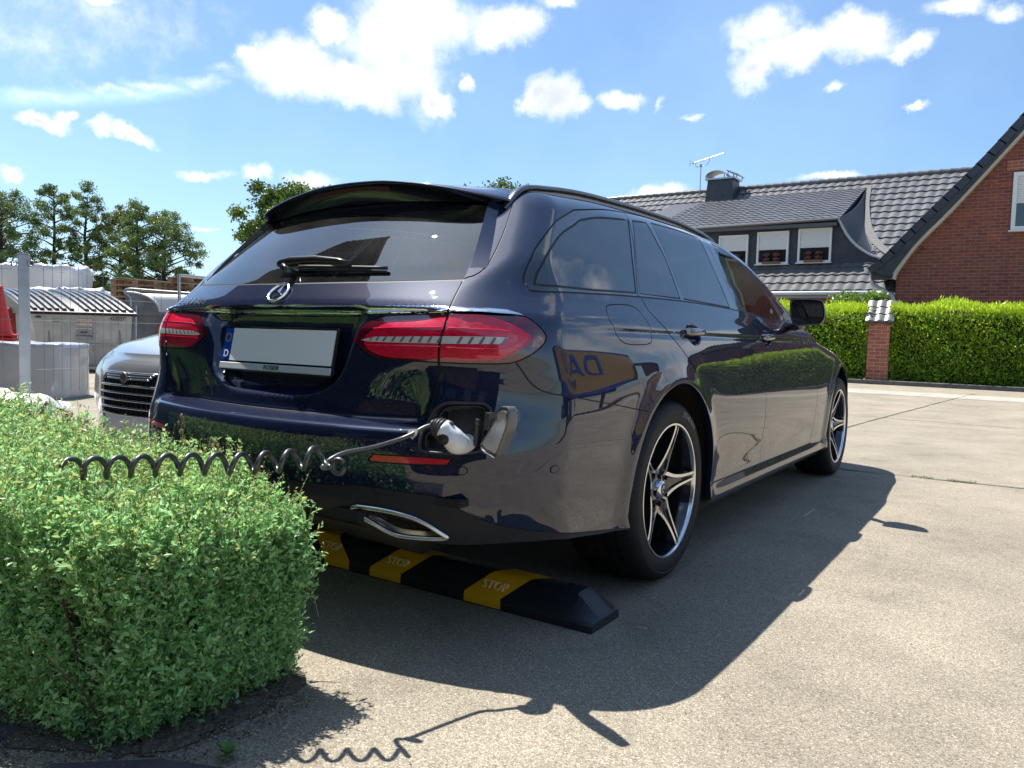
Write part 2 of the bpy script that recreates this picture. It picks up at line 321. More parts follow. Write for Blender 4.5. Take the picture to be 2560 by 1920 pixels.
# ---- (u, v) skin coordinates: u runs round the plan from the rear centre, v runs up
A0, C0, LC, MV = .45, .75, .75, .50
CF, U_SIDE = 4.30, .45+.75
U_FC = U_SIDE + (CF-C0); U_END = U_FC + LC + A0
def z_one(u):
    y = u-U_SIDE+C0
    return 1.12 - .42*sst(2.3, 3.3, y)
def ray_of(u, v):
    u = np.asarray(u, float); v = np.asarray(v, float)
    th = np.clip((u-A0)/LC, 0, 1)*np.pi/2 + np.clip((u-U_FC)/LC, 0, 1)*np.pi/2
    px = np.where(u < A0, u, np.where(u > U_FC+LC, np.maximum(U_END-u, 0), A0))
    py = np.where(u < U_SIDE, C0, np.minimum(C0+u-U_SIDE, CF))
    ex, ey = np.sin(th), -np.cos(th)
    z1 = z_one(u); ph = np.clip((v-z1)/MV, 0, 1)*np.pi/2
    return np.stack([px, py, np.minimum(v, z1)], -1), np.stack([ex*np.cos(ph), ey*np.cos(ph), np.sin(ph)], -1)
def solve(o, d, tmax=1.6):
    lo = np.zeros(len(o)); hi = np.full(len(o), tmax)
    for _ in range(34):
        m = (lo+hi)/2; p = o+d*m[:, None]; ins = F(p[:, 0], p[:, 1], p[:, 2]) < 0
        lo = np.where(ins, m, lo); hi = np.where(ins, hi, m)
    return o+d*((lo+hi)/2)[:, None]
def skin(uv):
    uv = np.asarray(uv, float); o, d = ray_of(uv[:, 0], uv[:, 1]); return solve(o, d)
def grad(p, e=.0015):
    x, y, z = p.T
    g = np.stack([F(x+e, y, z)-F(x-e, y, z), F(x, y+e, z)-F(x, y-e, z), F(x, y, z+e)-F(x, y, z-e)], 1)
    return g/np.linalg.norm(g, axis=1)[:, None]
def to_uv(p):
    x, y, z = p
    if y < C0 and x > A0: th = np.arctan2(x-A0, C0-y); u = A0+LC*th/(np.pi/2); rho = np.hypot(x-A0, C0-y)
    elif y < C0: u = x; rho = C0-y
    elif y > CF and x > A0: th = np.arctan2(y-CF, x-A0); u = U_FC+LC*th/(np.pi/2); rho = np.hypot(x-A0, y-CF)
    elif y > CF: u = U_END-x; rho = y-CF
    else: u = U_SIDE+y-C0; rho = x-A0
    z1 = float(z_one(u))
    return (u, z) if z <= z1 else (u, z1+MV*np.arctan2(z-z1, rho)/(np.pi/2))
# ================================================================ the dark blue estate car
def crv(P, closed=False, k=5):
    P = np.array(P, float); n = len(P); out = []
    rng = range(n if closed else n-1)
    for i in rng:
        if closed: a, b, c, d = P[(i-1) % n], P[i], P[(i+1) % n], P[(i+2) % n]
        else: a, b, c, d = P[max(i-1, 0)], P[i], P[i+1], P[min(i+2, n-1)]
        for j in range(k):
            t = j/k; out.append(.5*((2*b)+(-a+c)*t+(2*a-5*b+4*c-d)*t*t+(-a+3*b-3*c+d)*t**3))
    if not closed: out.append(P[-1])
    return np.array(out)
def inpoly(P, poly):
    x, y = P[:, 0], P[:, 1]; q = np.asarray(poly); r = np.zeros(len(P), bool); j = len(q)-1
    for i in range(len(q)):
        xi, yi = q[i]; xj, yj = q[j]
        c = ((yi > y) != (yj > y)) & (x < (xj-xi)*(y-yi)/((yj-yi) if yj != yi else 1e-12)+xi); r ^= c; j = i
    return r
def offs(P, d, closed=False):
    P = np.asarray(P, float)
    T = (np.roll(P, -1, 0)-np.roll(P, 1, 0)) if closed else np.gradient(P, axis=0)
    T /= np.linalg.norm(T, axis=1)[:, None]+1e-12
    return P+d*np.stack([-T[:, 1], T[:, 0]], 1)
YU = U_SIDE-C0                                  # u = y + YU along the flank
def circ(c, r, n=24, ry=None): return np.array([(c[0]+r*math.cos(2*math.pi*i/n), c[1]+(ry or r)*math.sin(2*math.pi*i/n)) for i in range(n)])
bottom = np.array([(-.02,.375),(.30,.370),(.40,.357),(.466,.322),(.516,.306),(.622,.308),(.747,.317),(.833,.313),(1.043,.285),(1.2,.272),(1.9,.225),(2.2,.215),(4.1,.205),(4.95,.20),(5.3,.21),(U_END+.02,.22)])
ARCH = [(1.155+YU, .345, .392), (4.094+YU, .342, .386)]
gate = crv([(.69,1.462),(.712,1.41),(.724,1.356),(.721,1.333),(.700,1.227),(.684,1.166),(.666,1.118),(.647,1.081),(.626,1.064),(.608,1.056),(.603,1.03),(.601,.97),(.599,.94),(.597,.911),(.590,.87),(.588,.82),(.590,.79),(.585,.763),(.579,.727),(.569,.69),(.552,.667),(.51,.656),(.3,.652),(0,.651)])
gate_poly = np.concatenate([gate, [(-.02,.651),(-.02,1.487),(.45,1.487),(.66,1.487)]])
glass_p = np.concatenate([crv([(-.02,1.262),(.1,1.264),(.22,1.268),(.39,1.287),(.47,1.298),(.525,1.303)], k=4), crv([(.582,1.272),(.600,1.2),(.606,1.131),(.606,1.08),(.604,1.056)], k=4), crv([(.49,1.051),(.37,1.048),(-.02,1.045)], k=4)])
panel_p = np.concatenate([[(-.02,1.262)], crv([(.1,1.264),(.22,1.268),(.39,1.287),(.47,1.298),(.525,1.303)], k=4), crv([(.582,1.272),(.606,1.29),(.612,1.33),(.60,1.40)], k=4), [(-.02,1.44)]])
chrome = np.array([(-.02,.972),(.3,.972),(.6,.9715),(.68,.9695),(.721,.966),(.749,.957),(.759,.950),(.708,.951),(.656,.953),(.6,.9525),(.47,.949),(.25,.942),(-.02,.940)])
lamp = crv([(.350,.874),(.366,.901),(.400,.929),(.45,.942),(.519,.947),(.598,.951),(.656,.952),(.708,.950),(.759,.949),(.783,.932),(.800,.913),(.809,.893),(.801,.872),(.781,.850),(.757,.832),(.737,.822),(.713,.818),(.662,.816),(.592,.816),(.520,.817),(.458,.818),(.420,.823),(.383,.845),(.354,.864)], True, 4)
lamp_in = crv([(.390,.876),(.424,.905),(.463,.923),(.529,.929),(.60,.944),(.65,.947),(.70,.941),(.745,.915),(.770,.893),(.762,.872),(.727,.842),(.703,.827),(.64,.823),(.54,.823),(.462,.826),(.405,.846)], True, 4)
bar = np.array([(.378,.871),(.43,.8815),(.52,.885),(.6,.8885),(.662,.890),(.727,.890),(.722,.880),(.708,.871),(.637,.869),(.593,.868),(.489,.867),(.412,.867)])
dlo = crv([(.770,1.036),(.762,1.068),(.790,1.128),(.846,1.184),(.955,1.262),(1.122,1.324),(1.285,1.357),(1.479,1.391),(1.712,1.418),(1.955,1.434),(2.261,1.437),(2.56,1.421),(2.775,1.378),(2.990,1.291),(3.163,1.183),(3.325,1.056),(3.36,1.005),(3.33,.985),(3.27,.988),(2.618,1.036),(1.986,1.049),(1.471,1.044),(.987,1.032),(.80,1.025)], True, 4)
def rc(P): return crv(P, True, 3)
g1 = np.concatenate([crv([(.792,1.045),(.806,1.085),(.856,1.144),(.985,1.227),(1.183,1.294),(1.303,1.325),(1.416,1.344),(1.638,1.368)], k=4), [(1.425,1.057)], [(1.1,1.048)]])
g2 = np.array([(1.682,1.371),(1.75,1.378),(1.822,1.384),(1.858,1.226),(1.834,1.059),(1.456,1.057)])
g3 = np.array([(1.882,1.392),(2.15,1.402),(2.432,1.398),(2.428,1.196),(2.429,1.050),(1.872,1.060),(1.886,1.236)])
g4 = np.concatenate([crv([(2.60,1.392),(2.72,1.371),(2.87,1.328),(3.01,1.262),(3.14,1.178),(3.24,1.06),(3.265,.998)], k=3), [(2.635,1.042)], [(2.585,1.237)]])
d1 = crv([(1.668,1.42),(1.585,1.254),(1.442,1.060),(1.452,1.044),(1.476,.990),(1.550,.937),(1.633,.879),(1.742,.806),(1.810,.748),(1.849,.677),(1.915,.55),(1.945,.46),(1.948,.40),(1.935,.318),(1.96,.303),(2.2,.300)], k=4)
d2 = crv([(2.515,1.425),(2.52,1.25),(2.555,1.045),(2.618,1.036),(2.671,.985),(2.704,.916),(2.743,.814),(2.752,.734),(2.752,.615),(2.765,.46),(2.768,.40),(2.762,.300)], k=4)
d3 = crv([(3.33,.99),(3.55,.93),(3.70,.83),(3.80,.77),(3.838,.655),(3.838,.531),(3.83,.40),(3.78,.298)], k=4)
sill = np.array([(1.95,.301),(2.2,.299),(2.78,.299),(3.4,.297),(3.79,.297)])
rdoor = np.concatenate([d1, [(2.762,.299)], d2[::-1]]); fdoor = np.concatenate([d2, [(3.78,.297)], d3[::-1], [(3.27,1.12),(2.99,1.31),(2.775,1.39),(2.56,1.43)]])
fuel = crv([(1.129,.989),(1.166,1.002),(1.300,1.009),(1.374,.998),(1.403,.967),(1.420,.929),(1.408,.895),(1.372,.879),(1.258,.876),(1.189,.882),(1.150,.902),(1.139,.928),(1.117,.958)], True, 4)
bq = crv([(.742,.823),(.755,.801),(.773,.769),(.795,.748),(.826,.735),(.884,.724),(1.0,.702),(1.16,.678),(1.32,.652)])
bumper_p = np.concatenate([[(-.02,.70),(.55,.70),(.56,.83),(.742,.824)], bq, [(1.33,.65),(1.3,.2),(-.02,.2)]])
diff = crv([(-.02,.452),(.3,.456),(.40,.460),(.44,.465),(.48,.464),(.523,.460),(.563,.457),(.598,.453),(.618,.443),(.643,.420),(.671,.399),(.709,.377),(.751,.360),(.815,.342),(.93,.314),(1.1,.288),(1.25,.27)])
diff_p = np.concatenate([diff, [(1.25,.2),(-.02,.2)]])
exh = crv([(.417,.390),(.423,.400),(.441,.403),(.498,.3995),(.547,.387),(.579,.368),(.601,.347),(.614,.334),(.609,.328),(.585,.324),(.546,.321),(.507,.323),(.483,.335),(.459,.357),(.432,.377)], True, 4)
refl = np.array([(.471,.540),(.478,.557),(.55,.559),(.628,.558),(.621,.541),(.55,.537),(.476,.536)])
port = crv([(.569,.583),(.568,.610),(.573,.649),(.582,.677),(.597,.698),(.62,.707),(.669,.709),(.687,.705),(.696,.690),(.696,.670),(.691,.61),(.685,.590),(.670,.578),(.62,.573),(.578,.574)], True, 3)
tow = crv([(.464,.515),(.470,.519),(.491,.520),(.501,.513),(.510,.491),(.520,.462),(.515,.446),(.486,.446),(.478,.455),(.473,.482)], True, 3)
sens = [circ((.648,.528), .011), circ((.834,.523), .011), circ((.27,.515), .011)]
hnd = [crv(circ((1.375+YU-.0, .918), .082, 14, .044), True, 2), crv(circ((2.385+YU, .912), .082, 14, .042), True, 2)]
wscr = np.array([(2.9,1.60),(3.02,1.45),(3.2,1.28),(3.40,1.10),(3.62,.965),(3.70,.96),(3.72,1.4),(2.9,1.7)])
REG = [('bumper', bumper_p), ('tailgate', gate_poly), ('rear_door', rdoor), ('front_door', fdoor), ('window_trim', dlo), ('windscreen', wscr), ('quarter_window', g1), ('vent_window', g2), ('rear_door_window', g3), ('front_door_window', g4),
       ('black_panel', panel_p), ('rear_window', glass_p), ('bright_strip', chrome), ('lamp', lamp), ('lamp_inner', lamp_in), ('light_bar', bar), ('fuel_flap', fuel), ('diffuser', diff_p), ('exhaust_hole', exh), ('reflector', refl), ('charge_recess', port), ('handle_recess', hnd[0]), ('handle_recess2', hnd[1]), ('sensor1', sens[0]), ('sensor2', sens[1]), ('sensor3', sens[2])]
GAPS = [(gate, .0055), (d1, .005), (d2, .0045), (d3, .004), (sill, .005), (bq, .004), (np.vstack([fuel, fuel[:1]]), .0035), (np.vstack([dlo, dlo[:1]]), .006), (np.vstack([lamp, lamp[:1]]), .004), (diff, .0025), (np.vstack([tow, tow[:1]]), .0018),
        (np.array([(0,1.042),(.37,1.045),(.49,1.048),(.604,1.053)]), .006), (np.vstack([refl, refl[:1]]), .004)]+[(np.vstack([q, q[:1]]), .008) for q in (g1, g2, g3, g4)]+[(np.vstack([q, q[:1]]), .002) for q in sens]
pts = []; edg = []
def addline(P, closed=False):
    P = np.asarray(P); d = np.linalg.norm(np.diff(P, axis=0), axis=1); P = P[np.concatenate([[True], d > 2e-4])]
    if closed: P = np.vstack([P, P[:1]]); closed = False
    Q = [P[0]]
    for a, b in zip(P[:-1], P[1:]):
        k = max(1, int(math.ceil(np.linalg.norm(b-a)/(.012 if min(a[0], b[0]) < 1.4 else .022)))); Q.extend(a+(b-a)*t/k for t in range(1, k+1))
    P = np.array(Q)
    i = len(pts); pts.extend(P.tolist()); edg.extend((i+k, i+k+1) for k in range(len(P)-1))
    if closed: edg.append((i+len(P)-1, i))
def vtop(u): return z_one(np.asarray(u, float))+MV-.001
for nme, q in REG: addline(q, True)
for q, wd in GAPS: addline(offs(q, wd/2)); addline(offs(q, -wd/2))
addline(bottom)
ut = np.linspace(0, U_END, 260); addline(np.stack([ut, vtop(ut)], 1))
for (cy, cz, cr) in ARCH: addline(circ((cy, cz), cr, 90), True)
addline([(0, .2), (0, 1.7)]); addline([(U_END, .2), (U_END, 1.4)])
gx = []
for (ua, ub, va, vb, s) in ((.006, 1.36, .21, 1.62, .0115), (1.366, U_END, .19, 1.62, .022), (1.73, 1.92, .865, .97, .007), (2.74, 2.93, .86, .965, .007), (.57, .70, .575, .71, .006), (.42, .62, .32, .405, .007)):
    uu_, vv_ = np.meshgrid(np.arange(ua, ub, s), np.arange(va, vb, s)); vv_ = vv_+.37*s*(np.arange(uu_.shape[1]) % 2); gx.append(np.stack([uu_.ravel(), vv_.ravel()], 1))
uu_, vv_ = np.meshgrid(np.arange(1.1, 3.95, .02), np.arange(.892, .945, .0045)); gx.append(np.stack([uu_.ravel(), vv_.ravel()], 1)); 
for (ua, ub, va, vb, su, sv_) in ((.006, .62, .616, .662, .0115, .0028), (.006, .76, .936, .978, .0115, .0035)):
    uu_, vv_ = np.meshgrid(np.arange(ua, ub, su), np.arange(va, vb, sv_)); gx.append(np.stack([uu_.ravel(), vv_.ravel()], 1))
gx = np.concatenate(gx); gx = gx[gx[:, 1] < vtop(gx[:, 0])-.003]
allp = [Vector(p) for p in pts]+[Vector(p) for p in gx.tolist()]
cv, _, cf, _, _, _ = delaunay_2d_cdt(allp, edg, [], 0, 1e-5)
UV = np.array([v[:] for v in cv]); TR = np.array([f[:] for f in cf]); UV[:, 0] = np.clip(UV[:, 0], 0, U_END)
CE = UV[TR].mean(1)
ok = (CE[:, 0] > 0) & (CE[:, 0] < U_END) & (CE[:, 1] < vtop(CE[:, 0])) & (CE[:, 1] > np.interp(CE[:, 0], bottom[:, 0], bottom[:, 1]))
for (cy, cz, cr) in ARCH: ok &= np.hypot(CE[:, 0]-cy, CE[:, 1]-cz) > cr*.9995
TR = TR[ok]; CE = CE[ok]
P3 = skin(UV); NR = grad(P3)
# triangle winding outwards
fn = np.cross(P3[TR[:, 1]]-P3[TR[:, 0]], P3[TR[:, 2]]-P3[TR[:, 0]]); fl = (fn*NR[TR].sum(1)).sum(1) < 0; TR[fl] = TR[fl][:, ::-1]
lab = np.array(['body']*len(TR), dtype='<U20'); sub = np.array(['']*len(TR), dtype='<U20')
for nme, q in REG: lab[inpoly(CE, q)] = nme
isgate = inpoly(CE, gate_poly)
def seg_dist(C, P):
    d = np.full(len(C), 9.)
    for a, b in zip(P[:-1], P[1:]):
        ab = b-a; t = np.clip(((C-a)@ab)/(ab@ab+1e-12), 0, 1); d = np.minimum(d, np.linalg.norm(C-a-t[:, None]*ab, axis=1))
    return d
for q, wd in GAPS:
    bb = (CE[:, 0] > q[:, 0].min()-.01) & (CE[:, 0] < q[:, 0].max()+.01); i = np.where(bb)[0]; k = i[seg_dist(CE[i], q) < wd/2*1.02]; lab[k] = 'gap'
# ---- materials
paint = mat('navy_paint', (.0045, .0085, .030), rough=.42, metal=.0, coat=1, coatior=1.72, spec=.05, croughs=.006)
paint.node_tree.nodes['Principled BSDF'].inputs['Specular Tint'].default_value = (.08, .14, .75, 1)
pn = paint.node_tree.nodes; plk = paint.node_tree.links; ptc = pn.new('ShaderNodeTexCoord')
vf = pn.new('ShaderNodeTexVoronoi'); vf.inputs['Scale'].default_value = 900; plk.new(ptc.outputs['Object'], vf.inputs['Vector'])
vm = pn.new('ShaderNodeMix'); vm.data_type = 'RGBA'; vm.inputs[6].default_value = (.002, .0045, .016, 1); vm.inputs[7].default_value = (.007, .014, .046, 1); vs = pn.new('ShaderNodeSeparateColor'); plk.new(vf.outputs['Color'], vs.inputs[0]); plk.new(vs.outputs[0], vm.inputs[0]); plk.new(vm.outputs[2], pn['Principled BSDF'].inputs['Base Color'])
# road dust: a thin film and scattered specks over the lacquer
pb_ = pn['Principled BSDF']; dd = pn.new('ShaderNodeBsdfDiffuse'); dd.inputs[0].default_value = (.34, .31, .27, 1); dv = pn.new('ShaderNodeTexVoronoi'); dv.inputs['Scale'].default_value = 130; plk.new(ptc.outputs['Object'], dv.inputs['Vector'])
dm = pn.new('ShaderNodeMapRange'); dm.inputs[1].default_value = .16; dm.inputs[2].default_value = .08; dm.inputs[3].default_value = 0; dm.inputs[4].default_value = 1; plk.new(dv.outputs['Distance'], dm.inputs[0]); ds = pn.new('ShaderNodeSeparateColor'); plk.new(dv.outputs['Color'], ds.inputs[0]); dg_ = pn.new('ShaderNodeMath'); dg_.operation = 'GREATER_THAN'; dg_.inputs[1].default_value = .90; plk.new(ds.outputs[0], dg_.inputs[0])
d1_ = pn.new('ShaderNodeMath'); d1_.operation = 'MULTIPLY'; plk.new(dm.outputs[0], d1_.inputs[0]); plk.new(dg_.outputs[0], d1_.inputs[1]); d2_ = pn.new('ShaderNodeMath'); d2_.operation = 'MULTIPLY'; d2_.inputs[1].default_value = .30; plk.new(d1_.outputs[0], d2_.inputs[0])
dn = pn.new('ShaderNodeTexNoise'); dn.inputs['Scale'].default_value = 6; dn.inputs['Detail'].default_value = 8; plk.new(ptc.outputs['Object'], dn.inputs['Vector']); d3_ = pn.new('ShaderNodeMath'); d3_.operation = 'MULTIPLY_ADD'; d3_.inputs[1].default_value = .012; plk.new(dn.outputs[0], d3_.inputs[0]); plk.new(d2_.outputs[0], d3_.inputs[2])
dx = pn.new('ShaderNodeMixShader'); plk.new(d3_.outputs[0], dx.inputs[0]); plk.new(pb_.outputs[0], dx.inputs[1]); plk.new(dd.outputs[0], dx.inputs[2]); plk.new(dx.outputs[0], pn['Material Output'].inputs[0])
black = mat('black_rubber', (.006, .006, .007), rough=.6); gloss = mat('gloss_black', (.005, .006, .010), rough=.3, coat=1, coatior=1.9, spec=.2); plas = mat('dark_plastic', (.022, .024, .028), rough=.5, bump=.08, bscale=300)
diffm = mat('grey_plastic', (.016, .018, .024), rough=.55, spec=.25, bump=.1, bscale=500, var=.1, vscale=20)
chr_ = mat('chrome', (.82, .82, .84), rough=.06, metal=1); alu = mat('machined_metal', (.80, .80, .81), rough=.2, metal=1)
lens = mat('wine_lens', (.075, .002, .010), rough=.1, coat=1, coatior=1.7, croughs=.0); redl = mat('red_lens', (.55, .002, .030), rough=.25, coat=1, coatior=1.6, croughs=.0, var=.35, vscale=60, stretch=(1, 1, 5), vdet=3)
barm = mat('clear_bar', (.55, .53, .53), rough=.15, coat=1); refm = mat('red_reflector', (.45, .004, .02), rough=.2, coat=1)
gl_rear = glass('tinted_glass', (.13, .15, .165), 2.1, .08); gl_side = glass('privacy_glass', (.05, .055, .06), 2.2, .02); gl_front = glass('door_glass', (.50, .62, .58), 1.5, .02)
car = thing('estate_car', 'dark navy blue estate car plugged in to charge, seen from behind its right rear corner', 'car', (0, 2.4, 0))
def sub_tri(sel, off=0., bowl=0., side=1):
    t = TR[sel]; ids, inv = np.unique(t, return_inverse=True); t = inv.reshape(-1, 3)
    P = P3[ids].copy(); n = NR[ids].copy()
    if callable(bowl):
        P -= n*bowl(UV[ids])[:, None]; n = None
    elif bowl:
        e = np.sort(np.concatenate([t[:, [0, 1]], t[:, [1, 2]], t[:, [2, 0]]]), 1); ue, c = np.unique(e, axis=0, return_counts=True); bd = np.unique(ue[c == 1]); msk = np.ones(len(P), bool); msk[bd] = False
        P[msk] -= n[msk]*bowl; n = None
    elif off: P += n*off
    if side < 0:
        P = P*np.array([-1, 1, 1]); t = t[:, ::-1]; n = None if n is None else n*np.array([-1, 1, 1])
    return P, t, n
def part(name, sel, m, parent=None, side='both', off=0., bowl=0.):
    sd = {'both': (1, -1), 'R': (1,), 'L': (-1,)}[side]; Ps, Ts, Ns, k = [], [], [], 0
    for s in sd:
        P, t, n = sub_tri(sel, off, bowl, s); Ps.append(P); Ts.append(t+k); Ns.append(n); k += len(P)
    return mesh_obj(name, np.concatenate(Ps), np.concatenate(Ts), m, parent or car, normals=None if Ns[0] is None else np.concatenate(Ns))
# roof, bonnet and screen strip between the two flanks
gxs = np.linspace(-A0, A0, 41); gys = np.linspace(C0, CF, 170); GX, GY = np.meshgrid(gxs, gys); o_ = np.stack([GX.ravel(), GY.ravel(), z_one(GY.ravel()+YU)], 1)
RP = solve(o_, np.tile([0, 0, 1.], (len(o_), 1))); RN = grad(RP); nx = len(gxs)
rq = np.array([(j*nx+i, j*nx+i+1, (j+1)*nx+i+1, (j+1)*nx+i) for j in range(len(gys)-1) for i in range(nx-1)])
ym = RP[rq][:, :, 1].mean(1); ws = (ym > 2.5) & (ym < 3.42)
def tri4(q): return np.concatenate([q[:, :3], q[:, [0, 2, 3]]])
bP, bT, bN, k = [], [], [], 0
for s in (1, -1):
    P, t, n = sub_tri(lab == 'body', side=s); bP.append(P); bT.append(t+k); bN.append(n); k += len(P)
bP.append(RP); bN.append(RN); bT.append(tri4(rq[~ws])+k)
body = mesh_obj('body', np.concatenate(bP), np.concatenate(bT), paint, car, normals=np.concatenate(bN))
wq = [sub_tri(lab == 'windscreen', side=s) for s in (1, -1)]; n1, n2 = len(RP), len(wq[0][0])
mesh_obj('windscreen', np.concatenate([RP, wq[0][0], wq[1][0]]), np.concatenate([tri4(rq[ws]), wq[0][1]+n1, wq[1][1]+n1+n2]), gl_front, car, normals=np.concatenate([RN, wq[0][2], wq[1][2]]))
gp = part('panel_gap', lab == 'gap', black, off=-.0022)
tg = part('tailgate', (lab == 'tailgate'), paint)
part('black_panel', lab == 'black_panel', gloss, tg, off=-.001)
part('rear_window', lab == 'rear_window', gl_rear, tg, off=-.0015)
def strip_off(q):
    tp = np.interp(q[:, 0], [0, .6, .68, .721, .749, .759], [.972, .9715, .9695, .966, .957, .950]); bt = np.interp(q[:, 0], [0, .25, .47, .6, .656, .708, .759], [.940, .942, .949, .9525, .953, .951, .9495]); s = np.clip((tp-q[:, 1])/(tp-bt+1e-6), 0, 1)
    return -(.0015+.011*np.interp(s, [0, .1, .84, .93, 1], [0, .2, 1, .9, 0])*np.interp(q[:, 0], [0, .7, .75], [1, .7, .1]))
part('bright_strip', (lab == 'bright_strip'), mat('strip_metal', (.80, .82, .85), rough=.14, metal=1), bowl=strip_off)
bmp = part('rear_bumper', lab == 'bumper', paint); part('diffuser', lab == 'diffuser', diffm, bmp)
for sd in 'RL':
    bp = bmp
    part('reflector', lab == 'reflector', refm, bp, sd); [part('parking_sensor', lab == 'sensor%d' % q_, paint, bp, sd, off=.0015) for q_ in (1, 2, 3)]; part('exhaust_trim_opening', lab == 'exhaust_hole', black, bp, sd, bowl=.035)
    sg = 1 if sd == 'R' else -1
    E_ = skin(exh)*np.array([sg, 1, 1]); En = grad(skin(exh))*np.array([sg, 1, 1])
    mb = MB(); mb.tube(E_+En*.003, .0080, 8, closed=True); 
    En2 = skin(exh*.86+np.array([.515, .362])*.14)*np.array([sg, 1, 1]); ne = grad(skin(exh))*np.array([sg, 1, 1])
    A_ = E_-En*.002; B_ = En2-ne*.02; nn = len(A_); mb.add(np.concatenate([A_, B_]), [(i, (i+1) % nn, (i+1) % nn+nn, i+nn) for i in range(nn)])
    mb.build('exhaust_trim', mat('satin_chrome', (.62, .62, .62), rough=.16, metal=1), bp, smooth=True)
    # tail lamps: one half on the body, one on the tailgate
    for host, sel, nm in ((car, ~isgate, 'tail_light'), (tg, isgate, 'tail_light')):
        tl = part(nm, (lab == 'lamp') & sel, lens, host, sd, off=.001)
        if host is car:
            part('red_lens', (lab == 'lamp_inner') & sel, redl, tl, sd, off=.0005); part('light_bar', (lab == 'light_bar') & sel, barm, tl, sd, off=.0008)
        else:
            part('red_lens', (lab == 'lamp_inner') & sel, redl, host, sd, off=.0005); part('light_bar', (lab == 'light_bar') & sel, barm, host, sd, off=.0008)
    # dark fins across the light bar
    mb = MB()
    tl_ = tg
    for i, u in enumerate(np.linspace(.41, .712, 15)):
        if abs(u-.597) < .012: continue
        h1 = .8695; h2 = .8795+.0085*min(1, (u-.38)/.2); q = skin([(u, h1), (u+.006, h1), (u+.013, h2), (u+.008, h2)])*np.array([sg, 1, 1]); nq = grad(q*np.array([sg, 1, 1]))*np.array([sg, 1, 1])
        mb = MB(); mb.add(q+nq*.0022, [(0, 1, 2, 3)]); mb.build('light_bar_fin', mat('smoke', (.16, .13, .13), rough=.2, coat=1), car)
    # bright red outline and ribs
    mb = MB()
    for q in (crv([(.605,.946),(.66,.9475),(.70,.939),(.748,.913),(.771,.893),(.763,.872),(.728,.842),(.70,.826)], k=4), crv([(.605,.912),(.66,.911),(.72,.908),(.765,.896)], k=3), crv([(.42,.905),(.47,.909),(.54,.911),(.59,.913)], k=3), crv([(.605,.859),(.68,.858),(.725,.862),(.765,.888)], k=3), crv([(.40,.858),(.48,.859),(.59,.860)], k=3)):
        Q = skin(q); n_ = grad(Q); mb = MB(); mb.tube((Q+n_*.0012)*np.array([sg, 1, 1]), .0016, 5); mb.build('lens_rib', mat('bright_red', (.75, .008, .07), rough=.2, coat=1), car)
    for nm, lb, wn_ in (('rear_door', 'rear_door', [('door_window', 'rear_door_window', gl_side), ('vent_window', 'vent_window', gl_side)]), ('front_door', 'front_door', [('door_window', 'front_door_window', gl_front)])):
        dr = part(nm, lab == lb, paint, car, sd)
        for a, b, c_ in wn_: part(a, lab == b, c_, dr, sd, off=-.002)
        i = 0 if nm == 'rear_door' else 1
        hu, hv = ((1.375+YU, .918), (2.385+YU, .912))[i]; part('handle_recess', lab == ('handle_recess' if i == 0 else 'handle_recess2'), paint, dr, sd, bowl=lambda q: .030*np.clip(1-((q[:, 0]-hu)/.084)**2-((q[:, 1]-hv)/.045)**2, 0, 1)**1.2)
        y0 = (1.375, 2.385)[i]; z0 = (.930, .922)[i]; mb = MB(); ys = np.linspace(-.105, .10, 9)
        Pp = np.array([((.906-.014*(abs(t)/.105)**3)*sg, y0+t, z0-.002+.02*t) for t in ys])
        V = []; 
        for j, (p, t) in enumerate(zip(Pp, ys)):
            hh = (.010+.008*(1-(t+.1)/.2))*(.5 if j in (0, 8) else 1); 
            for a_ in np.linspace(0, 2*math.pi, 10, endpoint=False): V.append((p[0]+sg*.011*math.cos(a_), p[1], p[2]+hh*math.sin(a_)))
        mb.add(V, [(j*10+a_, j*10+(a_+1) % 10, (j+1)*10+(a_+1) % 10, (j+1)*10+a_) for j in range(8) for a_ in range(10)]+[tuple(range(10)), tuple(range(80, 90))])
        mb.build('door_handle', gloss, dr, smooth=True)
    part('window_trim', lab == 'window_trim', gloss, car, sd, off=-.001); part('quarter_window', lab == 'quarter_window', gl_side, car, sd, off=-.002)
part('fuel_flap', lab == 'fuel_flap', paint, car, 'R'); 
mesh_obj('body_panel', *sub_tri(lab == 'fuel_flap', side=-1)[:2], paint, car)
part('charge_recess', lab == 'charge_recess', plas, bmp, 'R', bowl=.055); mesh_obj('bumper_panel', *sub_tri(lab == 'charge_recess', side=-1)[:2], paint, bmp)
Q = skin(port); n_ = grad(Q); mb = MB(); mb.tube(Q+n_*.001, .0045, 6, closed=True); mb.tube(skin(port*.90+np.array([.633, .64])*.10)-n_*.018, .0035, 6, closed=True); mb.build('charge_recess_seal', plas, bmp, smooth=True)
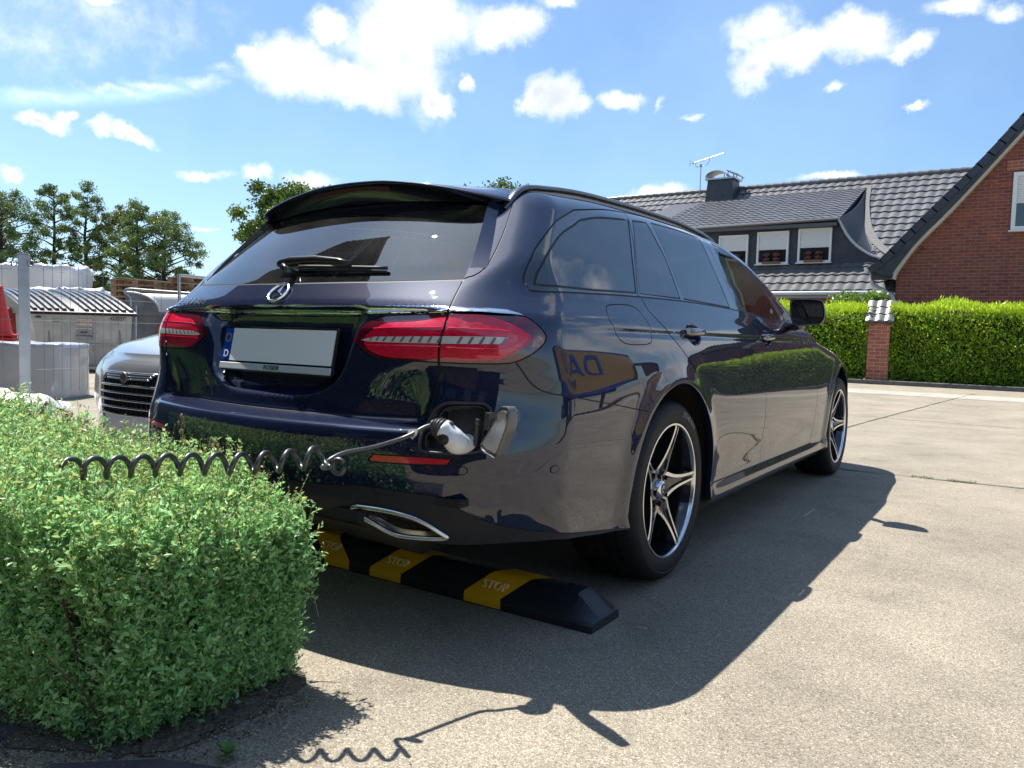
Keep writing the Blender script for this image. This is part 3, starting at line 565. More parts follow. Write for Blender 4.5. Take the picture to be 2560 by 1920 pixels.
# ---- spoiler
lx = [0, .15, .3, .42, .50, .545, .575, .589]; ly = [.397, .399, .409, .424, .443, .468, .500, .533]; lz = [1.409, 1.404, 1.385, 1.363, 1.344, 1.334, 1.327, 1.322]
Lp = crv(list(zip(lx, ly, lz)), k=4); n = len(Lp)
gtop = skin([(.0+.45*min(1, i/(n*.55)), 1.487) if i < n*.55 else (.66+.03*0, 1.487) for i in range(n)])
G_ = []
for i in range(n):
    s = i/(n-1)
    if s < .62: q = skin([(s/.62*.45, 1.486)])[0]; G_.append(q)
    else:
        t = (s-.62)/.38; G_.append(skin([(.45+(.69-.45)*min(1, t*1.6), 1.486-.024*min(1, t*1.6)) if t < .625 else (.69+.03*(t-.625)/.375, 1.462-.13*(t-.625)/.375)])[0])
G_ = np.array(G_); rows = []
for t in np.linspace(0, 1, 6): 
    q = Lp*(1-t)+G_*t; q[:, 2] += .006*math.sin(math.pi*t)*(1-np.linspace(0, 1, n)**3); rows.append(q)
Bt = np.array([skin([(x*.985, v)])[0] for x, v in zip(Lp[:, 0], np.interp(Lp[:, 0], [0, .5, .589], [1.31, 1.325, 1.325]))]); nb = grad(Bt); Bt = Bt+nb*.003; Bt[-1] = Lp[-1]
low = Lp-np.array([0, -.004, .0138])*np.linspace(1, .1, n)[:, None]
def loftsym(rows, m, name, parent, flip=False):
    V = np.concatenate([np.concatenate([(r*np.array([-1, 1, 1]))[::-1], r[1:]]) for r in rows]); w_ = 2*len(rows[0])-1
    Fq = [(j*w_+i, j*w_+i+1, (j+1)*w_+i+1, (j+1)*w_+i) for j in range(len(rows)-1) for i in range(w_-1)]
    if flip: Fq = [f[::-1] for f in Fq]
    return mesh_obj(name, V, Fq, m, parent)
sp_ = loftsym([Lp-np.array([0, -.002, .014])*np.linspace(1, .1, n)[:, None], Lp-np.array([0, .004, .009])*np.linspace(1, .1, n)[:, None]]+rows, paint, 'roof_spoiler', tg)
loftsym([Bt, (Bt+low)/2+np.array([0, .012, .006])*np.linspace(1, 0, n)[:, None], low], gloss, 'spoiler_underside', tg)
for sg in (1, -1):
    fu = crv([(.60,1.325),(.598,1.27),(.606,1.20),(.610,1.14),(.609,1.09)], k=5); B_ = skin(fu); n_ = grad(B_); hh = np.linspace(1, 0, len(fu))**.8*.020; Tp = B_+n_*hh[:, None]+np.array([0, -.3, 0])*hh[:, None]; O_ = skin(fu+np.array([.050, 0])); k = len(fu); S_ = np.array([sg, 1, 1])
    mb = MB(); mb.add(np.concatenate([B_, Tp])*S_, [(i, i+1, k+i+1, k+i) for i in range(k-1)]); mb.build('window_fin', gloss, tg, smooth=True)
    mb = MB(); mb.add(np.concatenate([Tp, O_])*S_, [(i, i+1, k+i+1, k+i) for i in range(k-1)]); mb.build('pillar_fin', paint, tg, smooth=True)
mb = MB(); bl = [(x, .405+.17*x*x, 1.385-.27*x*x) for x in np.linspace(-.17, .17, 9)]; V = []
for p in bl: V += [(p[0], p[1]-.002, p[2]+.006), (p[0], p[1]+.004, p[2]-.007)]
mb.add(V, [(2*i, 2*i+1, 2*i+3, 2*i+2) for i in range(8)]); mb.build('brake_light', mat('dark_red', (.035, .002, .004), rough=.5), tg)
# ---- roof rails
for sg in (1, -1):
    mb = MB(); ys = np.concatenate([np.linspace(.50, .68, 7), np.linspace(.75, 2.3, 22), np.linspace(2.36, 2.55, 6)]); o_ = np.array([(.57+.02*math.sin(math.pi*min(1, max(0, (y-.5)/2.05))), y, 1.1) for y in ys]); S = solve(o_, np.tile([0, 0, 1.], (len(o_), 1)))
    hgt = np.interp(ys, [.50, .56, .68, .85, 2.2, 2.4, 2.55], [-.006, .004, .014, .021, .021, .014, -.006]); V = []
    for p, h in zip(S, hgt):
        for a_ in np.linspace(0, 2*math.pi, 10, endpoint=False): V.append((sg*(p[0]+.019*math.cos(a_)), p[1], p[2]+h+.0105*math.sin(a_)))
    k = len(S); mb.add(V, [(j*10+a_, j*10+(a_+1) % 10, (j+1)*10+(a_+1) % 10, (j+1)*10+a_) for j in range(k-1) for a_ in range(10)])
    mb.add([(sg*p[0], p[1], p[2]-.004) for p in S]+[(sg*p[0], p[1], p[2]+h) for p, h in zip(S, hgt)], [(j, j+1, k+j+1, k+j) for j in range(k-1)])
    mb.build('roof_rail', mat('rail_metal', (.10, .105, .115), rough=.22, metal=.8, coat=.5), car, smooth=True)
# ---- wiper, badge, lettering, plate
mb = MB(); V = []
for x, z, h, dpt in [(-.085, 1.110, .010, .022), (-.075, 1.112, .015, .030), (-.03, 1.117, .017, .034), (.08, 1.120, .014, .028), (.18, 1.113, .010, .022), (.235, 1.105, .006, .014)]:
    y = float(rear_y(np.array(z), np.array(x)))-.034
    for a_ in np.linspace(0, 2*math.pi, 12, endpoint=False): V.append((x, y-(dpt*.4)*math.cos(a_), z+h*math.sin(a_)))
mb.add(V, [(j*12+a_, j*12+(a_+1) % 12, (j+1)*12+(a_+1) % 12, (j+1)*12+a_) for j in range(5) for a_ in range(12)]+[tuple(range(12)), tuple(range(60, 72))])
mb.tube([(-.005, .185, 1.075), (-.005, .125, 1.085), (-.02, .12, 1.10)], [.013, .013, .010], 10); wp = mb.build('wiper_arm', mat('wiper_black', (.014, .014, .016), rough=.28, coat=.4), tg, smooth=True)
mb = MB(); bx = np.linspace(.02, .365, 9); mb.tube([(x, float(rear_y(np.array(1.088), np.array(x)))-.014, 1.093-.03*(x-.2)) for x in bx], .006, 6); mb.tube([(x, float(rear_y(np.array(1.08), np.array(x)))-.006, 1.082-.03*(x-.2)) for x in bx], .004, 6); mb.build('wiper_blade', black, wp, smooth=True)
def disc_frame(c, nrm):
    nrm = np.array(nrm, float); nrm /= np.linalg.norm(nrm); xd = np.cross([0, 0, 1.], nrm); xd /= np.linalg.norm(xd); yd = np.cross(nrm, xd); return np.array(c, float), xd, yd, nrm
def star_badge(name, c, nrm, rad, parent, m=None, tube=.0035):
    c, xd, yd, nn_ = disc_frame(c, nrm); mb = MB(); mb.tube([c+rad*(math.cos(a_)*xd+math.sin(a_)*yd) for a_ in np.linspace(0, 2*math.pi, 40, endpoint=False)], tube, 8, closed=True)
    for k in range(3):
        a_ = math.pi/2+k*2*math.pi/3; d = math.cos(a_)*xd+math.sin(a_)*yd; e = -math.sin(a_)*xd+math.cos(a_)*yd; w_ = rad*.17; q = rad*.11
        mb.add([c+nn_*rad*.16, c-e*w_*.95-d*q*.2, c+d*rad*.98, c+e*w_*.95-d*q*.2], [(0, 1, 2), (0, 2, 3)])
        mb.add([c-nn_*.001, c-e*w_*.95-d*q*.2, c+d*rad*.98, c+e*w_*.95-d*q*.2], [(0, 2, 1), (0, 3, 2)])
    return mb.build(name, m or chr_, parent, smooth=False)
pb = skin([(0, 1.008)])[0]; nbq = grad(pb[None])[0]; star_badge('star_emblem', pb+nbq*.006, nbq, .0385, tg, mat('emblem_metal', (.95,.95,.95), rough=.16, metal=1), .0042)
mb = MB(); 
for i, ch in enumerate('E300de'):
    x = -.612+.186*i/5*1.0; u_ = abs(x); uvx = u_; 
    q = np.array([x, float(0), .986]); P_ = solve(np.array([[abs(x), C0, .986]]), np.array([[0, -1., 0]]))[0] if abs(x) < A0 else skin([to_uv((abs(x), .15, .986))])[0]
    for _ in range(6):
        if abs(x) >= A0:
            uvv = to_uv((abs(x), P_[1], .986)); P_ = skin([uvv])[0]
    n_ = grad(P_[None])[0]*np.array([-1, 1, 1]); P_ = P_*np.array([-1, 1, 1]); xd = np.cross([0, 0, 1.], n_); xd = -xd if xd[0] < 0 else xd
    yd = np.cross(n_, xd); yd = -yd if yd[2] < 0 else yd
    put_text(mb, ch, P_+n_*.003, xd, yd, .040, .0015, 1.05)
mb.build('model_lettering', MATS['emblem_metal'], tg)
pc = np.array([0, .083, .842]); ty = np.array([0, math.sin(.2), math.cos(.2)]); tn = np.array([0, -math.cos(.2), math.sin(.2)]); tx = np.array([1., 0, 0]); AX = [tx, -tn, ty]
def pp(x, z, o=0.): return pc+tx*x+ty*z+tn*o
mb = MB(); mb.box(pp(0, -.0115, -.008), (.536, .014, .150), axes=AX, bev=.006); pf = mb.build('plate_holder', gloss, tg)
mb = MB(); mb.box(pp(.021, 0, .0005), (.478, .003, .108), axes=AX); npz = mb.build('number_plate', mat('plate_grey', (.76, .76, .80), rough=.5, spec=.2), pf)
mb = MB(); mb.box(pp(-.239, 0, .0005), (.042, .0031, .108), axes=AX); mb.build('country_band', mat('plate_blue', (.004, .05, .36), rough=.3, coat=.5), pf)
mb = MB()
for k in range(12):
    a_ = k*math.pi/6; mb.box(pp(-.239+.0135*math.cos(a_), .022+.0135*math.sin(a_), .0035), (.0032, .001, .0032), axes=AX)
mb.build('star_ring', mat('yellow_print', (.75, .55, .03), rough=.4), pf)
mb = MB(); put_text(mb, 'D', pp(-.239, -.033, .003), tx, ty, .034, .0006); mb.build('country_letter', mat('white_print', (.85, .85, .85), rough=.4), pf)
mb = MB(); mb.box(pp(0, -.0715, .001), (.528, .006, .022), axes=AX, bev=.002); mb.build('dealer_strip', mat('silver_strip', (.56, .58, .62), rough=.35, metal=.2), pf)
mb = MB(); put_text(mb, 'ROSIER', pp(0, -.0715, .0048), tx, ty, .021, .0006, 1.1); mb.build('dealer_lettering', black, pf)
# ---- mirrors
def mirror(sg):
    mb = MB(); ol = crv([(.905,1.118),(.94,1.126),(1.04,1.124),(1.068,1.108),(1.079,1.06),(1.078,1.025),(1.062,1.0),(1.03,.992),(.945,.988),(.918,1.004),(.907,1.06)], True, 3); c = ol.mean(0); rows = []
    for s, yy, sh in ((.93, 2.735, 0), (1.0, 2.728, 0), (1.02, 2.75, 0), (1.0, 2.79, -.006), (.88, 2.83, -.015), (.6, 2.862, -.03), (.15, 2.875, -.045)):
        rows.append([(sg*(c[0]+(p[0]-c[0])*s+sh), yy+.10*(1.0-p[0])*0, c[1]+(p[1]-c[1])*s) for p in ol])
    n = len(ol); V = [p for r in rows for p in r]; Fq = [(j*n+i, j*n+(i+1) % n, (j+1)*n+(i+1) % n, (j+1)*n+i) for j in range(len(rows)-1) for i in range(n)]+[tuple(range((len(rows)-1)*n, len(rows)*n))]
    if sg < 0: Fq = [f[::-1] for f in Fq]
    h = mesh_obj('door_mirror', V, Fq, gloss, car)
    mb.tube([(sg*.955, 2.80, 1.0), (sg*.90, 2.83, .985), (sg*.85, 2.87, .985)], [.03, .026, .03], 10); mb.build('mirror_arm', gloss, h, smooth=True)
    gq = [(sg*(c[0]+(p[0]-c[0])*.90), 2.7375+.06*(p[0]-1.0), c[1]+(p[1]-c[1])*.88) for p in ol]
    mesh_obj('mirror_glass', gq, [tuple(range(n)) if sg > 0 else tuple(range(n))[::-1]], mat('mirror_face', (.55, .58, .60), rough=.01, metal=1), h, smooth=False)
mirror(1); mirror(-1)
# ---- wheels
rub = mat('tyre_rubber', (.010, .010, .012), rough=.6, spec=.3, bump=.15, bscale=200); blk = mat('wheel_black', (.010, .011, .014), rough=.12, coat=1)
def wheel_meshes(width):
    W = width; prof_ = [(.245, -.014), (.252, -.003), (.262, .001), (.275, .003), (.290, .0035), (.300, .002), (.303, .004), (.308, .002), (.318, -.004), (.326, -.012), (.3335, -.026), (.3365, -.040)]
    for gpos in (.07, .115, .16, .205):
        if gpos < W-.05: prof_ += [(.338, -gpos+.006), (.338, -gpos+.0045), (.331, -gpos+.003), (.331, -gpos-.003), (.338, -gpos-.0045)]
    prof_ += [(.3365, -W+.04), (.326, -W+.012), (.30, -W), (.25, -W+.004), (.235, -W+.02)]
    mb = MB(); n = 180; V = []
    for r, a in prof_:
        sip = (r > .3130) and (a > -.062) and (a < -.001)
        for j in range(n):
            t = 2*math.pi*j/n; q = r-(.0040 if sip and j % 3 == 0 else 0); V.append((a, q*math.cos(t), q*math.sin(t)))
    k = len(prof_); mb.add(V, [(i*n+j, i*n+(j+1) % n, (i+1)*n+(j+1) % n, (i+1)*n+j) for i in range(k-1) for j in range(n)]); tyre = mb
    ring = MB(); ring.lathe([(.2475, -.012), (.2505, -.004), (.2495, -.001), (.2430, -.001), (.2395, -.006), (.238, -.014)], (0, 0, 0), 'x', 96)
    brl = MB(); brl.lathe([(.239, -.012), (.232, -.03), (.224, -.06), (.218, -.12), (.226, -.19), (.240, -W+.012)], (0, 0, 0), 'x', 96)
    brl.lathe([(.0, -.055), (.045, -.052), (.060, -.056), (.066, -.075), (.07, -.13)], (0, 0, 0), 'x', 48)
    face = MB(); side = MB()
    def dep(r): return -.0065-.046*(1-min(1, max(0, (r-.05)/.185)))**1.25
    rs = np.concatenate([np.linspace(.052, .12, 9), np.linspace(.135, .2405, 8)]); off = R(3)
    hw = [.0150+.050*math.exp(-(r-.055)/.050) for r in rs]; rw = [.0088+.010*math.exp(-(r-.055)/.06) for r in rs]
    for k in range(5):
        a0 = R(90)+off+k*2*math.pi/5-R(15)
        d = np.array([0, math.cos(a0), math.sin(a0)]); e = np.array([0, -math.sin(a0), math.cos(a0)]); ex_ = np.array([1., 0, 0])
        for s in (1, -1):
            A_, B_, C_, D_, E2 = [], [], [], [], []
            for r, h, w_ in zip(rs, hw, rw):
                h = min(h, r*math.tan(math.pi/5)*.97); w_ = min(w_, h*.6); dd = dep(r); base = d*math.sqrt(max(r*r-(h*h if r > .23 else 0), 1e-6))
                A_.append(base+e*s*h+ex_*(dd)); B_.append(base+e*s*(h-w_)+ex_*(dd+.0012)); C_.append(base+e*s*max(0, h-w_-.003)*.92+ex_*(dd-.009)); D_.append(base+ex_*(dd-.010)); E2.append(d*r*.985+e*s*h*1.12+ex_*(dd-.045))
            n = len(rs)
            def strip(mb, P, Q, flip):
                V = P+Q; Fq = [(i, i+1, n+i+1, n+i) for i in range(n-1)]; mb.add(V, [f[::-1] for f in Fq] if flip else Fq)
            strip(face, A_, B_, s > 0); strip(side, B_, C_, s > 0); strip(side, C_, D_, s > 0); strip(side, E2, A_, s > 0)
    caps = MB(); caps.lathe([(.0, -.030), (.022, -.031), (.030, -.034), (.034, -.040), (.036, -.052)], (0, 0, 0), 'x', 40)
    hl = []
    for k in range(5):
        holes = MB(); hl.append(holes)
        a0 = R(90)+off+k*2*math.pi/5-R(15)+math.pi/5; c = (-.050, .056*math.cos(a0), .056*math.sin(a0)); holes.lathe([(.0095, .012), (.0095, .004), (.0, .004)], c, 'x', 14)
    disc = MB(); disc.lathe([(.06, -.115), (.165, -.115), (.168, -.12), (.168, -.14)], (0, 0, 0), 'x', 64)
    cal = MB()
    for a_ in np.linspace(R(200), R(250), 6)[:-1]: cal.box((-.115, .15*math.cos(a_+R(5)), .15*math.sin(a_+R(5))), (.06, .05, .05), axes=[[1, 0, 0], [0, math.cos(a_), math.sin(a_)], [0, -math.sin(a_), math.cos(a_)]], bev=.008)
    return dict(tyre=(tyre, rub), rim=(brl, blk), rim_lip=(ring, alu), spoke_face=(face, alu), spoke=(side, blk), hub_cap=(caps, alu), brake_disc=(disc, mat('brake_iron', (.25, .24, .23), rough=.35, metal=.9)), brake_caliper=(cal, mat('caliper_grey', (.16, .17, .18), rough=.4, metal=.5)), **{'wheel_bolt%d' % i: (q, black) for i, q in enumerate(hl)})
def wheel(x, y, width, sg, rot=0.):
    root = None; c, s = math.cos(rot), math.sin(rot)
    for nm, (mb, m_) in wheel_meshes(width).items():
        V = np.concatenate(mb.V); V = np.stack([V[:, 0], V[:, 1]*c-V[:, 2]*s, V[:, 1]*s+V[:, 2]*c], 1)*np.array([sg, 1, 1])+np.array([x*sg, y, .338]); Fq = mb.F if sg > 0 else [f[::-1] for f in mb.F]
        if root is None:
            root = bpy.data.objects.new('wheel', None); COL.objects.link(root); root.parent = car; root.location = np.array([x*sg, y, .338])-np.array(car.location)
            
        o = mesh_obj(nm.rstrip('0123456789'), V, Fq, m_, root); 
        try: o.data.set_sharp_from_angle(angle=R(40))
        except Exception: pass
    if sg > 0: star_badge('hub_emblem', (x-.0285, y, .338), (1, 0, 0), .020, root, mat('emblem_dark', (.12, .12, .13), rough=.2, metal=1), .002)
    if sg > 0 and y < 2:
        mb = MB(); V, Fq = text_geo('275/40 R19', .030, .0006)
        a_ = R(62)-V[:, 0]/.288; rad = .288+V[:, 1]; mb.add(np.stack([np.full(len(V), x)+.0058+V[:, 2], y+rad*np.cos(a_), .338+rad*np.sin(a_)], 1), Fq); mb.build('tyre_lettering', mat('tyre_print', (.22, .22, .225), rough=.6), root)
wheel(.912, 1.155, .275, 1); wheel(.914, 4.094, .245, 1, R(-4)); wheel(.912, 1.155, .275, -1); wheel(.914, 4.094, .245, -1)
# wheel housings, lips, underbody
for (cy, cz, cr) in ARCH:
    yc = cy-YU
    for sg in (1, -1):
        mb = MB(); ang = np.linspace(R(-14), R(191), 50); O, I, I2 = [], [], []
        for a_ in ang:
            p = skin([(cy+cr*math.cos(a_), max(.2, cz+cr*math.sin(a_)))])[0]; p[1] = yc+cr*math.cos(a_); p[2] = cz+cr*math.sin(a_)
            O.append(p); I.append(p-np.array([.022, 0, 0])); I2.append(np.array([.50, yc+(cr+.02)*math.cos(a_), cz+(cr+.02)*math.sin(a_)]))
        V = np.array(O+I+I2)*np.array([sg, 1, 1]); n = len(O); mb.add(V[:2*n], [(i, i+1, n+i+1, n+i) for i in range(n-1)]); mb.build('arch_lip', paint, car, smooth=True)
        mb = MB(); I3 = [np.array([p[0], yc+(cr+.02)*math.cos(a_), cz+(cr+.02)*math.sin(a_)]) for p, a_ in zip(I, ang)]; V2 = np.array(I+I3+I2)*np.array([sg, 1, 1])
        mb.add(V2, [(i, i+1, n+i+1, n+i) for i in range(n-1)]+[(n+i, n+i+1, 2*n+i+1, 2*n+i) for i in range(n-1)]); mb.add(V2[2*n:], [tuple(range(n))]); mb.build('wheel_housing', mat('liner_black', (.008, .008, .009), rough=.85), car)
mb = MB(); mb.box((0, 2.45, .235), (1.66, 1.9, .05)); mb.box((0, .62, .34), (1.1, 1.0, .06)); mb.box((0, 4.3, .235), (1.1, .95, .05)); mb.box((0, 1.2, .30), (.98, 1.0, .1)); mb.box((0, .18, .375), (.9, .35, .03)); mb.box((.0, .45, .44), (1.5, .75, .02))
for sg in (1, -1): mb.box((sg*.84, 2.55, .225), (.09, 2.2, .05))
mb.build('underbody', mat('liner_black', (0, 0, 0)), car)
mb = MB(); mb.tube([(-.35, .45, .27), (.35, .42, .25)], .09, 14); mb.build('silencer', mat('silencer_metal', (.12, .11, .10), rough=.5, metal=.7), car, smooth=True)
# interior
seat = mat('seat_black', (.018, .018, .02), rough=.6, bump=.1, bscale=120); mb = MB(); mb.box((0, 2.2, .52), (1.5, 3.6, .04)); mb.box((0, .95, .72), (1.25, 1.3, .05)); mb.build('cabin_floor', seat, car)
for (x, y) in ((.38, 1.75), (-.38, 1.75), (.38, 2.65), (-.38, 2.65)):
    mb = MB(); mb.box((x, y+.28, .66), (.5, .5, .16), bev=.05); mb.box((x, y-.02, .93), (.48, .13, .58), axes=[[1, 0, 0], [0, .97, .22], [0, -.22, .97]], bev=.05); mb.box((x, y-.10, 1.27), (.26, .09, .16), bev=.04); mb.tube([(x-.06, y-.09, 1.15), (x-.06, y-.1, 1.25)], .007, 6); mb.tube([(x+.06, y-.09, 1.15), (x+.06, y-.1, 1.25)], .007, 6); mb.build('seat', seat, car, smooth=True, auto=50)
mb = MB(); mb.box((0, 3.15, .86), (1.4, .5, .22), bev=.08); mb.tube([(-.38+.18*math.cos(a_), 2.95+.06*math.sin(a_), .95+.18*math.sin(a_)) for a_ in np.linspace(0, 2*math.pi, 24, endpoint=False)], .014, 8, closed=True); mb.build('dashboard', seat, car, smooth=True, auto=50)
# ---- open charge flap on the bumper
fo = [(0.143, 0.718), (0.169, 0.721), (0.186, 0.718), (0.188, 0.681), (0.161, 0.639), (0.121, 0.585), (0.086, 0.585), (0.042, 0.589), (0.023, 0.6), (0.033, 0.617), (0.082, 0.657), (0.118, 0.69), (0.127, 0.708)]
fo = crv(fo, True, 3); ha = np.array([.866, -.5, 0]); hn = np.array([-.5, -.866, 0]); hp = np.array([.785, .115, 0.])
def fl3(p, o): return hp+ha*p[0]+np.array([0, 0, p[1]])+hn*o
cen = fo.mean(0); mb = MB(); n = len(fo); rows = [[fl3(cen+(p-cen)*s, o) for p in fo] for s, o in ((.55, .009), (.80, .010), (.86, .004), (.92, .004), (.97, .010), (1.0, .006), (1.0, -.010), (.95, -.016), (.6, -.02))]
V = [p for r in rows for p in r]; Fq = [(j*n+i, j*n+(i+1) % n, (j+1)*n+(i+1) % n, (j+1)*n+i) for j in range(len(rows)-1) for i in range(n)]+[tuple(range(n))[::-1], tuple(range((len(rows)-1)*n, len(rows)*n))]
mb.add(V, [f[::-1] for f in Fq]); cf_ = mb.build('charge_flap', mat('flap_grey', (.13, .13, .135), rough=.3, coat=.4), bmp, smooth=True, auto=35)
mb = MB(); mb.tube([(.775, .17, .655), (.80, .135, .655), (.83, .12, .66)], [.016, .018, .014], 8); mb.box((.815, .125, .668), (.014, .05, .045)); mb.tube([fl3((-.02, .605), .008), fl3((-.045, .608), .03)], .0075, 8); mb.build('flap_hinge', plas, cf_, smooth=True, auto=40)
mb = MB(); mb.tube([(.782, .105, .672), (.776, .11, .64), (.768, .115, .598)], .005, 6); mb.box((.788, .10, .664), (.012, .008, .014)); mb.build('socket_cover', plas, bmp, smooth=True, auto=40)
print('car verts', len(P3))
# ================================================================ ground
gm = mat('concrete', (.40,.355,.29), rough=.85)
def ground_mat(m, base, dark, light, big=.10, scale=260.):
    n = m.node_tree.nodes; l = m.node_tree.links; p = n['Principled BSDF']; t = n.new('ShaderNodeTexCoord'); v = t.outputs['Object']
    def nz(s, d, r=.55):
        q = n.new('ShaderNodeTexNoise'); q.inputs['Scale'].default_value = s; q.inputs['Detail'].default_value = d; q.inputs['Roughness'].default_value = r; l.new(v, q.inputs['Vector']); return q.outputs[0]
    vo = n.new('ShaderNodeTexVoronoi'); vo.inputs['Scale'].default_value = scale; l.new(v, vo.inputs['Vector']); sc_ = n.new('ShaderNodeSeparateColor'); l.new(vo.outputs['Color'], sc_.inputs[0])
    cr = n.new('ShaderNodeValToRGB'); e = cr.color_ramp.elements; e[0].position = 0; e[0].color = (*dark, 1); e[1].position = 1; e[1].color = (*light, 1); a = e.new(.2); a.color = (*[x*.75 for x in base], 1); b = e.new(.6); b.color = (*base, 1); c = e.new(.88); c.color = (*[x*1.18 for x in base], 1)
    l.new(sc_.outputs[0], cr.inputs[0])
    f1 = n.new('ShaderNodeMapRange'); f1.inputs[1].default_value = .3; f1.inputs[2].default_value = .7; f1.inputs[3].default_value = 1-big; f1.inputs[4].default_value = 1+big; l.new(nz(1.3, 8, .6), f1.inputs[0])
    f2 = n.new('ShaderNodeMapRange'); f2.inputs[1].default_value = .32; f2.inputs[2].default_value = .68; f2.inputs[3].default_value = .80; f2.inputs[4].default_value = 1.18; l.new(nz(95, 4, .7), f2.inputs[0])
    mm = n.new('ShaderNodeMath'); mm.operation = 'MULTIPLY'; l.new(f1.outputs[0], mm.inputs[0]); l.new(f2.outputs[0], mm.inputs[1])
    # sparse darker worn patches with their own outline
    f3 = n.new('ShaderNodeMapRange'); f3.inputs[1].default_value = .50; f3.inputs[2].default_value = .68; f3.inputs[3].default_value = 1.06; f3.inputs[4].default_value = .76; l.new(nz(2.2, 12, .78), f3.inputs[0])
    m3 = n.new('ShaderNodeMath'); m3.operation = 'MULTIPLY'; l.new(mm.outputs[0], m3.inputs[0]); l.new(f3.outputs[0], m3.inputs[1])
    x = n.new('ShaderNodeMix'); x.data_type = 'RGBA'; x.blend_type = 'MULTIPLY'; x.inputs[0].default_value = 1; l.new(cr.outputs[0], x.inputs[6]); l.new(m3.outputs[0], x.inputs[7]); l.new(x.outputs[2], p.inputs['Base Color'])
    bu = n.new('ShaderNodeBump'); bu.inputs['Strength'].default_value = .55; bu.inputs['Distance'].default_value = .004; ad = n.new('ShaderNodeMath'); ad.operation = 'ADD'; l.new(vo.outputs['Distance'], ad.inputs[0]); l.new(nz(160, 4, .7), ad.inputs[1]); l.new(ad.outputs[0], bu.inputs['Height']); l.new(bu.outputs[0], p.inputs['Normal'])
ground_mat(gm, (.250,.218,.165), (.10,.085,.066), (.46,.42,.34), .20, 330.)
def sheet(name, poly, z, m, kind='structure'):
    o = mesh_obj(name, [(x, y, z) for x, y in poly], [tuple(range(len(poly)))], m, smooth=False); o['kind'] = kind; return o
sheet('ground', [(-300,-120),(300,-120),(300,400),(-300,400)], 0, gm)
lt = mat('pale_concrete', (.5,.47,.41), rough=.85); ground_mat(lt, (.34,.315,.265), (.14,.13,.11), (.50,.48,.42), .06, 160)
sheet('path', [(-14,13.9),(30,14.3),(30,15.6),(-14,15.3)], .004, lt)
jm = mat('joint_dirt', (.085,.080,.060), rough=.95, var=.5, vscale=30)
def joint(a, b, w_):
    a = np.array(a); b = np.array(b); k = int(max(4, np.linalg.norm(b-a)/.12)); rng = np.random.default_rng(int(abs(a[0]*97+b[1]*13))+3); t = np.linspace(0, 1, k)[:, None]; d = (b-a)/np.linalg.norm(b-a); nn = np.array([-d[1], d[0]])
    wob = np.cumsum(rng.normal(size=(k, 1))*.003, axis=0); c = a+t*(b-a)+nn*wob; h = (w_/2*(1+rng.uniform(-.6, .6, (k, 1)))); V = np.concatenate([c+nn*h, c-nn*h]); V = np.c_[V, np.full(len(V), .0045)]
    return V, [(i, k+i, k+i+1, i+1) for i in range(k-1)]
mb = MB()
for a, b, w_ in (((.9,4.372),(9,4.55),.022), ((-9,4.15),(.9,4.372),.018), ((-9,9.3),(.6,8.96),.02), ((.6,8.96),(12,8.6),.02), ((.34,7.2),(1.09,16.04),.02), ((-9,12.1),(14,12.6),.015), ((4.2,-3),(4.6,4.45),.02)): mb.add(*joint(a, b, w_))
o = mb.build('ground_joint', jm); o['kind'] = 'structure'
# tufts and moss along the nearest joint
rng = np.random.default_rng(5)
grass = mat('weed_green', (.08,.16,.03), rough=.6, attr=True, subcol=.3)
n = 1500; x = rng.uniform(1.15, 4, n); keep = (np.sin(x*9)+np.sin(x*23+1)) > .2; x = x[keep]; n = len(x); C = np.stack([x, 4.372+(x-.9)*.022+rng.normal(size=n)*.012, np.full(n, .004)], 1); D = rng.normal(size=(n, 3))*[.5, .5, .2]+[0, 0, .5]
V, Fq = leaves(C, D, rng.uniform(.008, .022, n), .005, rng); o = mesh_obj('grass', V, Fq, grass, tint=np.repeat(np.array([.16,.18,.06])*rng.uniform(.6, 1.3, (n, 1)), 4, 0)); tag(o, kind='stuff')
# kerb under the hedges
km = mat('kerb_stone', (.10,.10,.10), rough=.85, var=.3, bump=.3, bscale=60); mb = MB(); mb.box((8.5, 17.93, .05), (25, .16, .1), bev=.012); o = mb.build('kerb', km); o['kind'] = 'structure'
# planting soil and dark slabs at the corner
soil = mat('soil', (.12,.098,.075), rough=.95, var=.5, vscale=70, bump=1., bscale=90)
op = crv([(.505,-.22),(.550,-.40),(.555,-.56),(.50,-.675),(.40,-.735),(.10,-.84),(-1.,-.97),(-4.2,-1.15)], k=6); ip = crv([(.3,-.2),(.3,-.4),(.25,-.5),(.2,-.55),(.1,-.55),(0,-.55),(-1.,-.55),(-4.2,-.5)], k=6)
k = len(op); rows = []; rng = np.random.default_rng(2)
for t in np.linspace(0, 1, 14):
    q = op*(1-t)+ip*t; zz = .004+.012*min(1, t*4)+rng.normal(size=k)*.004*min(1, t*8); q = q+rng.normal(size=q.shape)*.012*(t < .99); rows.append(np.c_[q, np.maximum(zz, .0035)])
V = np.concatenate(rows); o = mesh_obj('soil', V, [(j*k+i, (j+1)*k+i, (j+1)*k+i+1, j*k+i+1) for j in range(13) for i in range(k-1)], soil); o['kind'] = 'structure'
slab = mat('dark_slab', (.060,.056,.062), rough=.8, var=.25, vscale=14, bump=.25, bscale=140)
mb = MB()
for i in range(7):
    x0 = .655-.052-i*.40; 
    P = [(x0, -.735-.06*0-.012*i), (x0-.385, -.80-.028*i-.045), (x0-.30, -1.16-.03*i), (x0+.085, -1.09-.02*i)]
    if i == 0: P = [(.690,-.605),(.560,-.660),(.400,-.800),(.52,-1.12),(.84,-1.02)]
    mb.prism([(p[0], p[1]) for p in P], 2, .001, .0085)
o = mb.build('paving', slab); o['kind'] = 'structure'
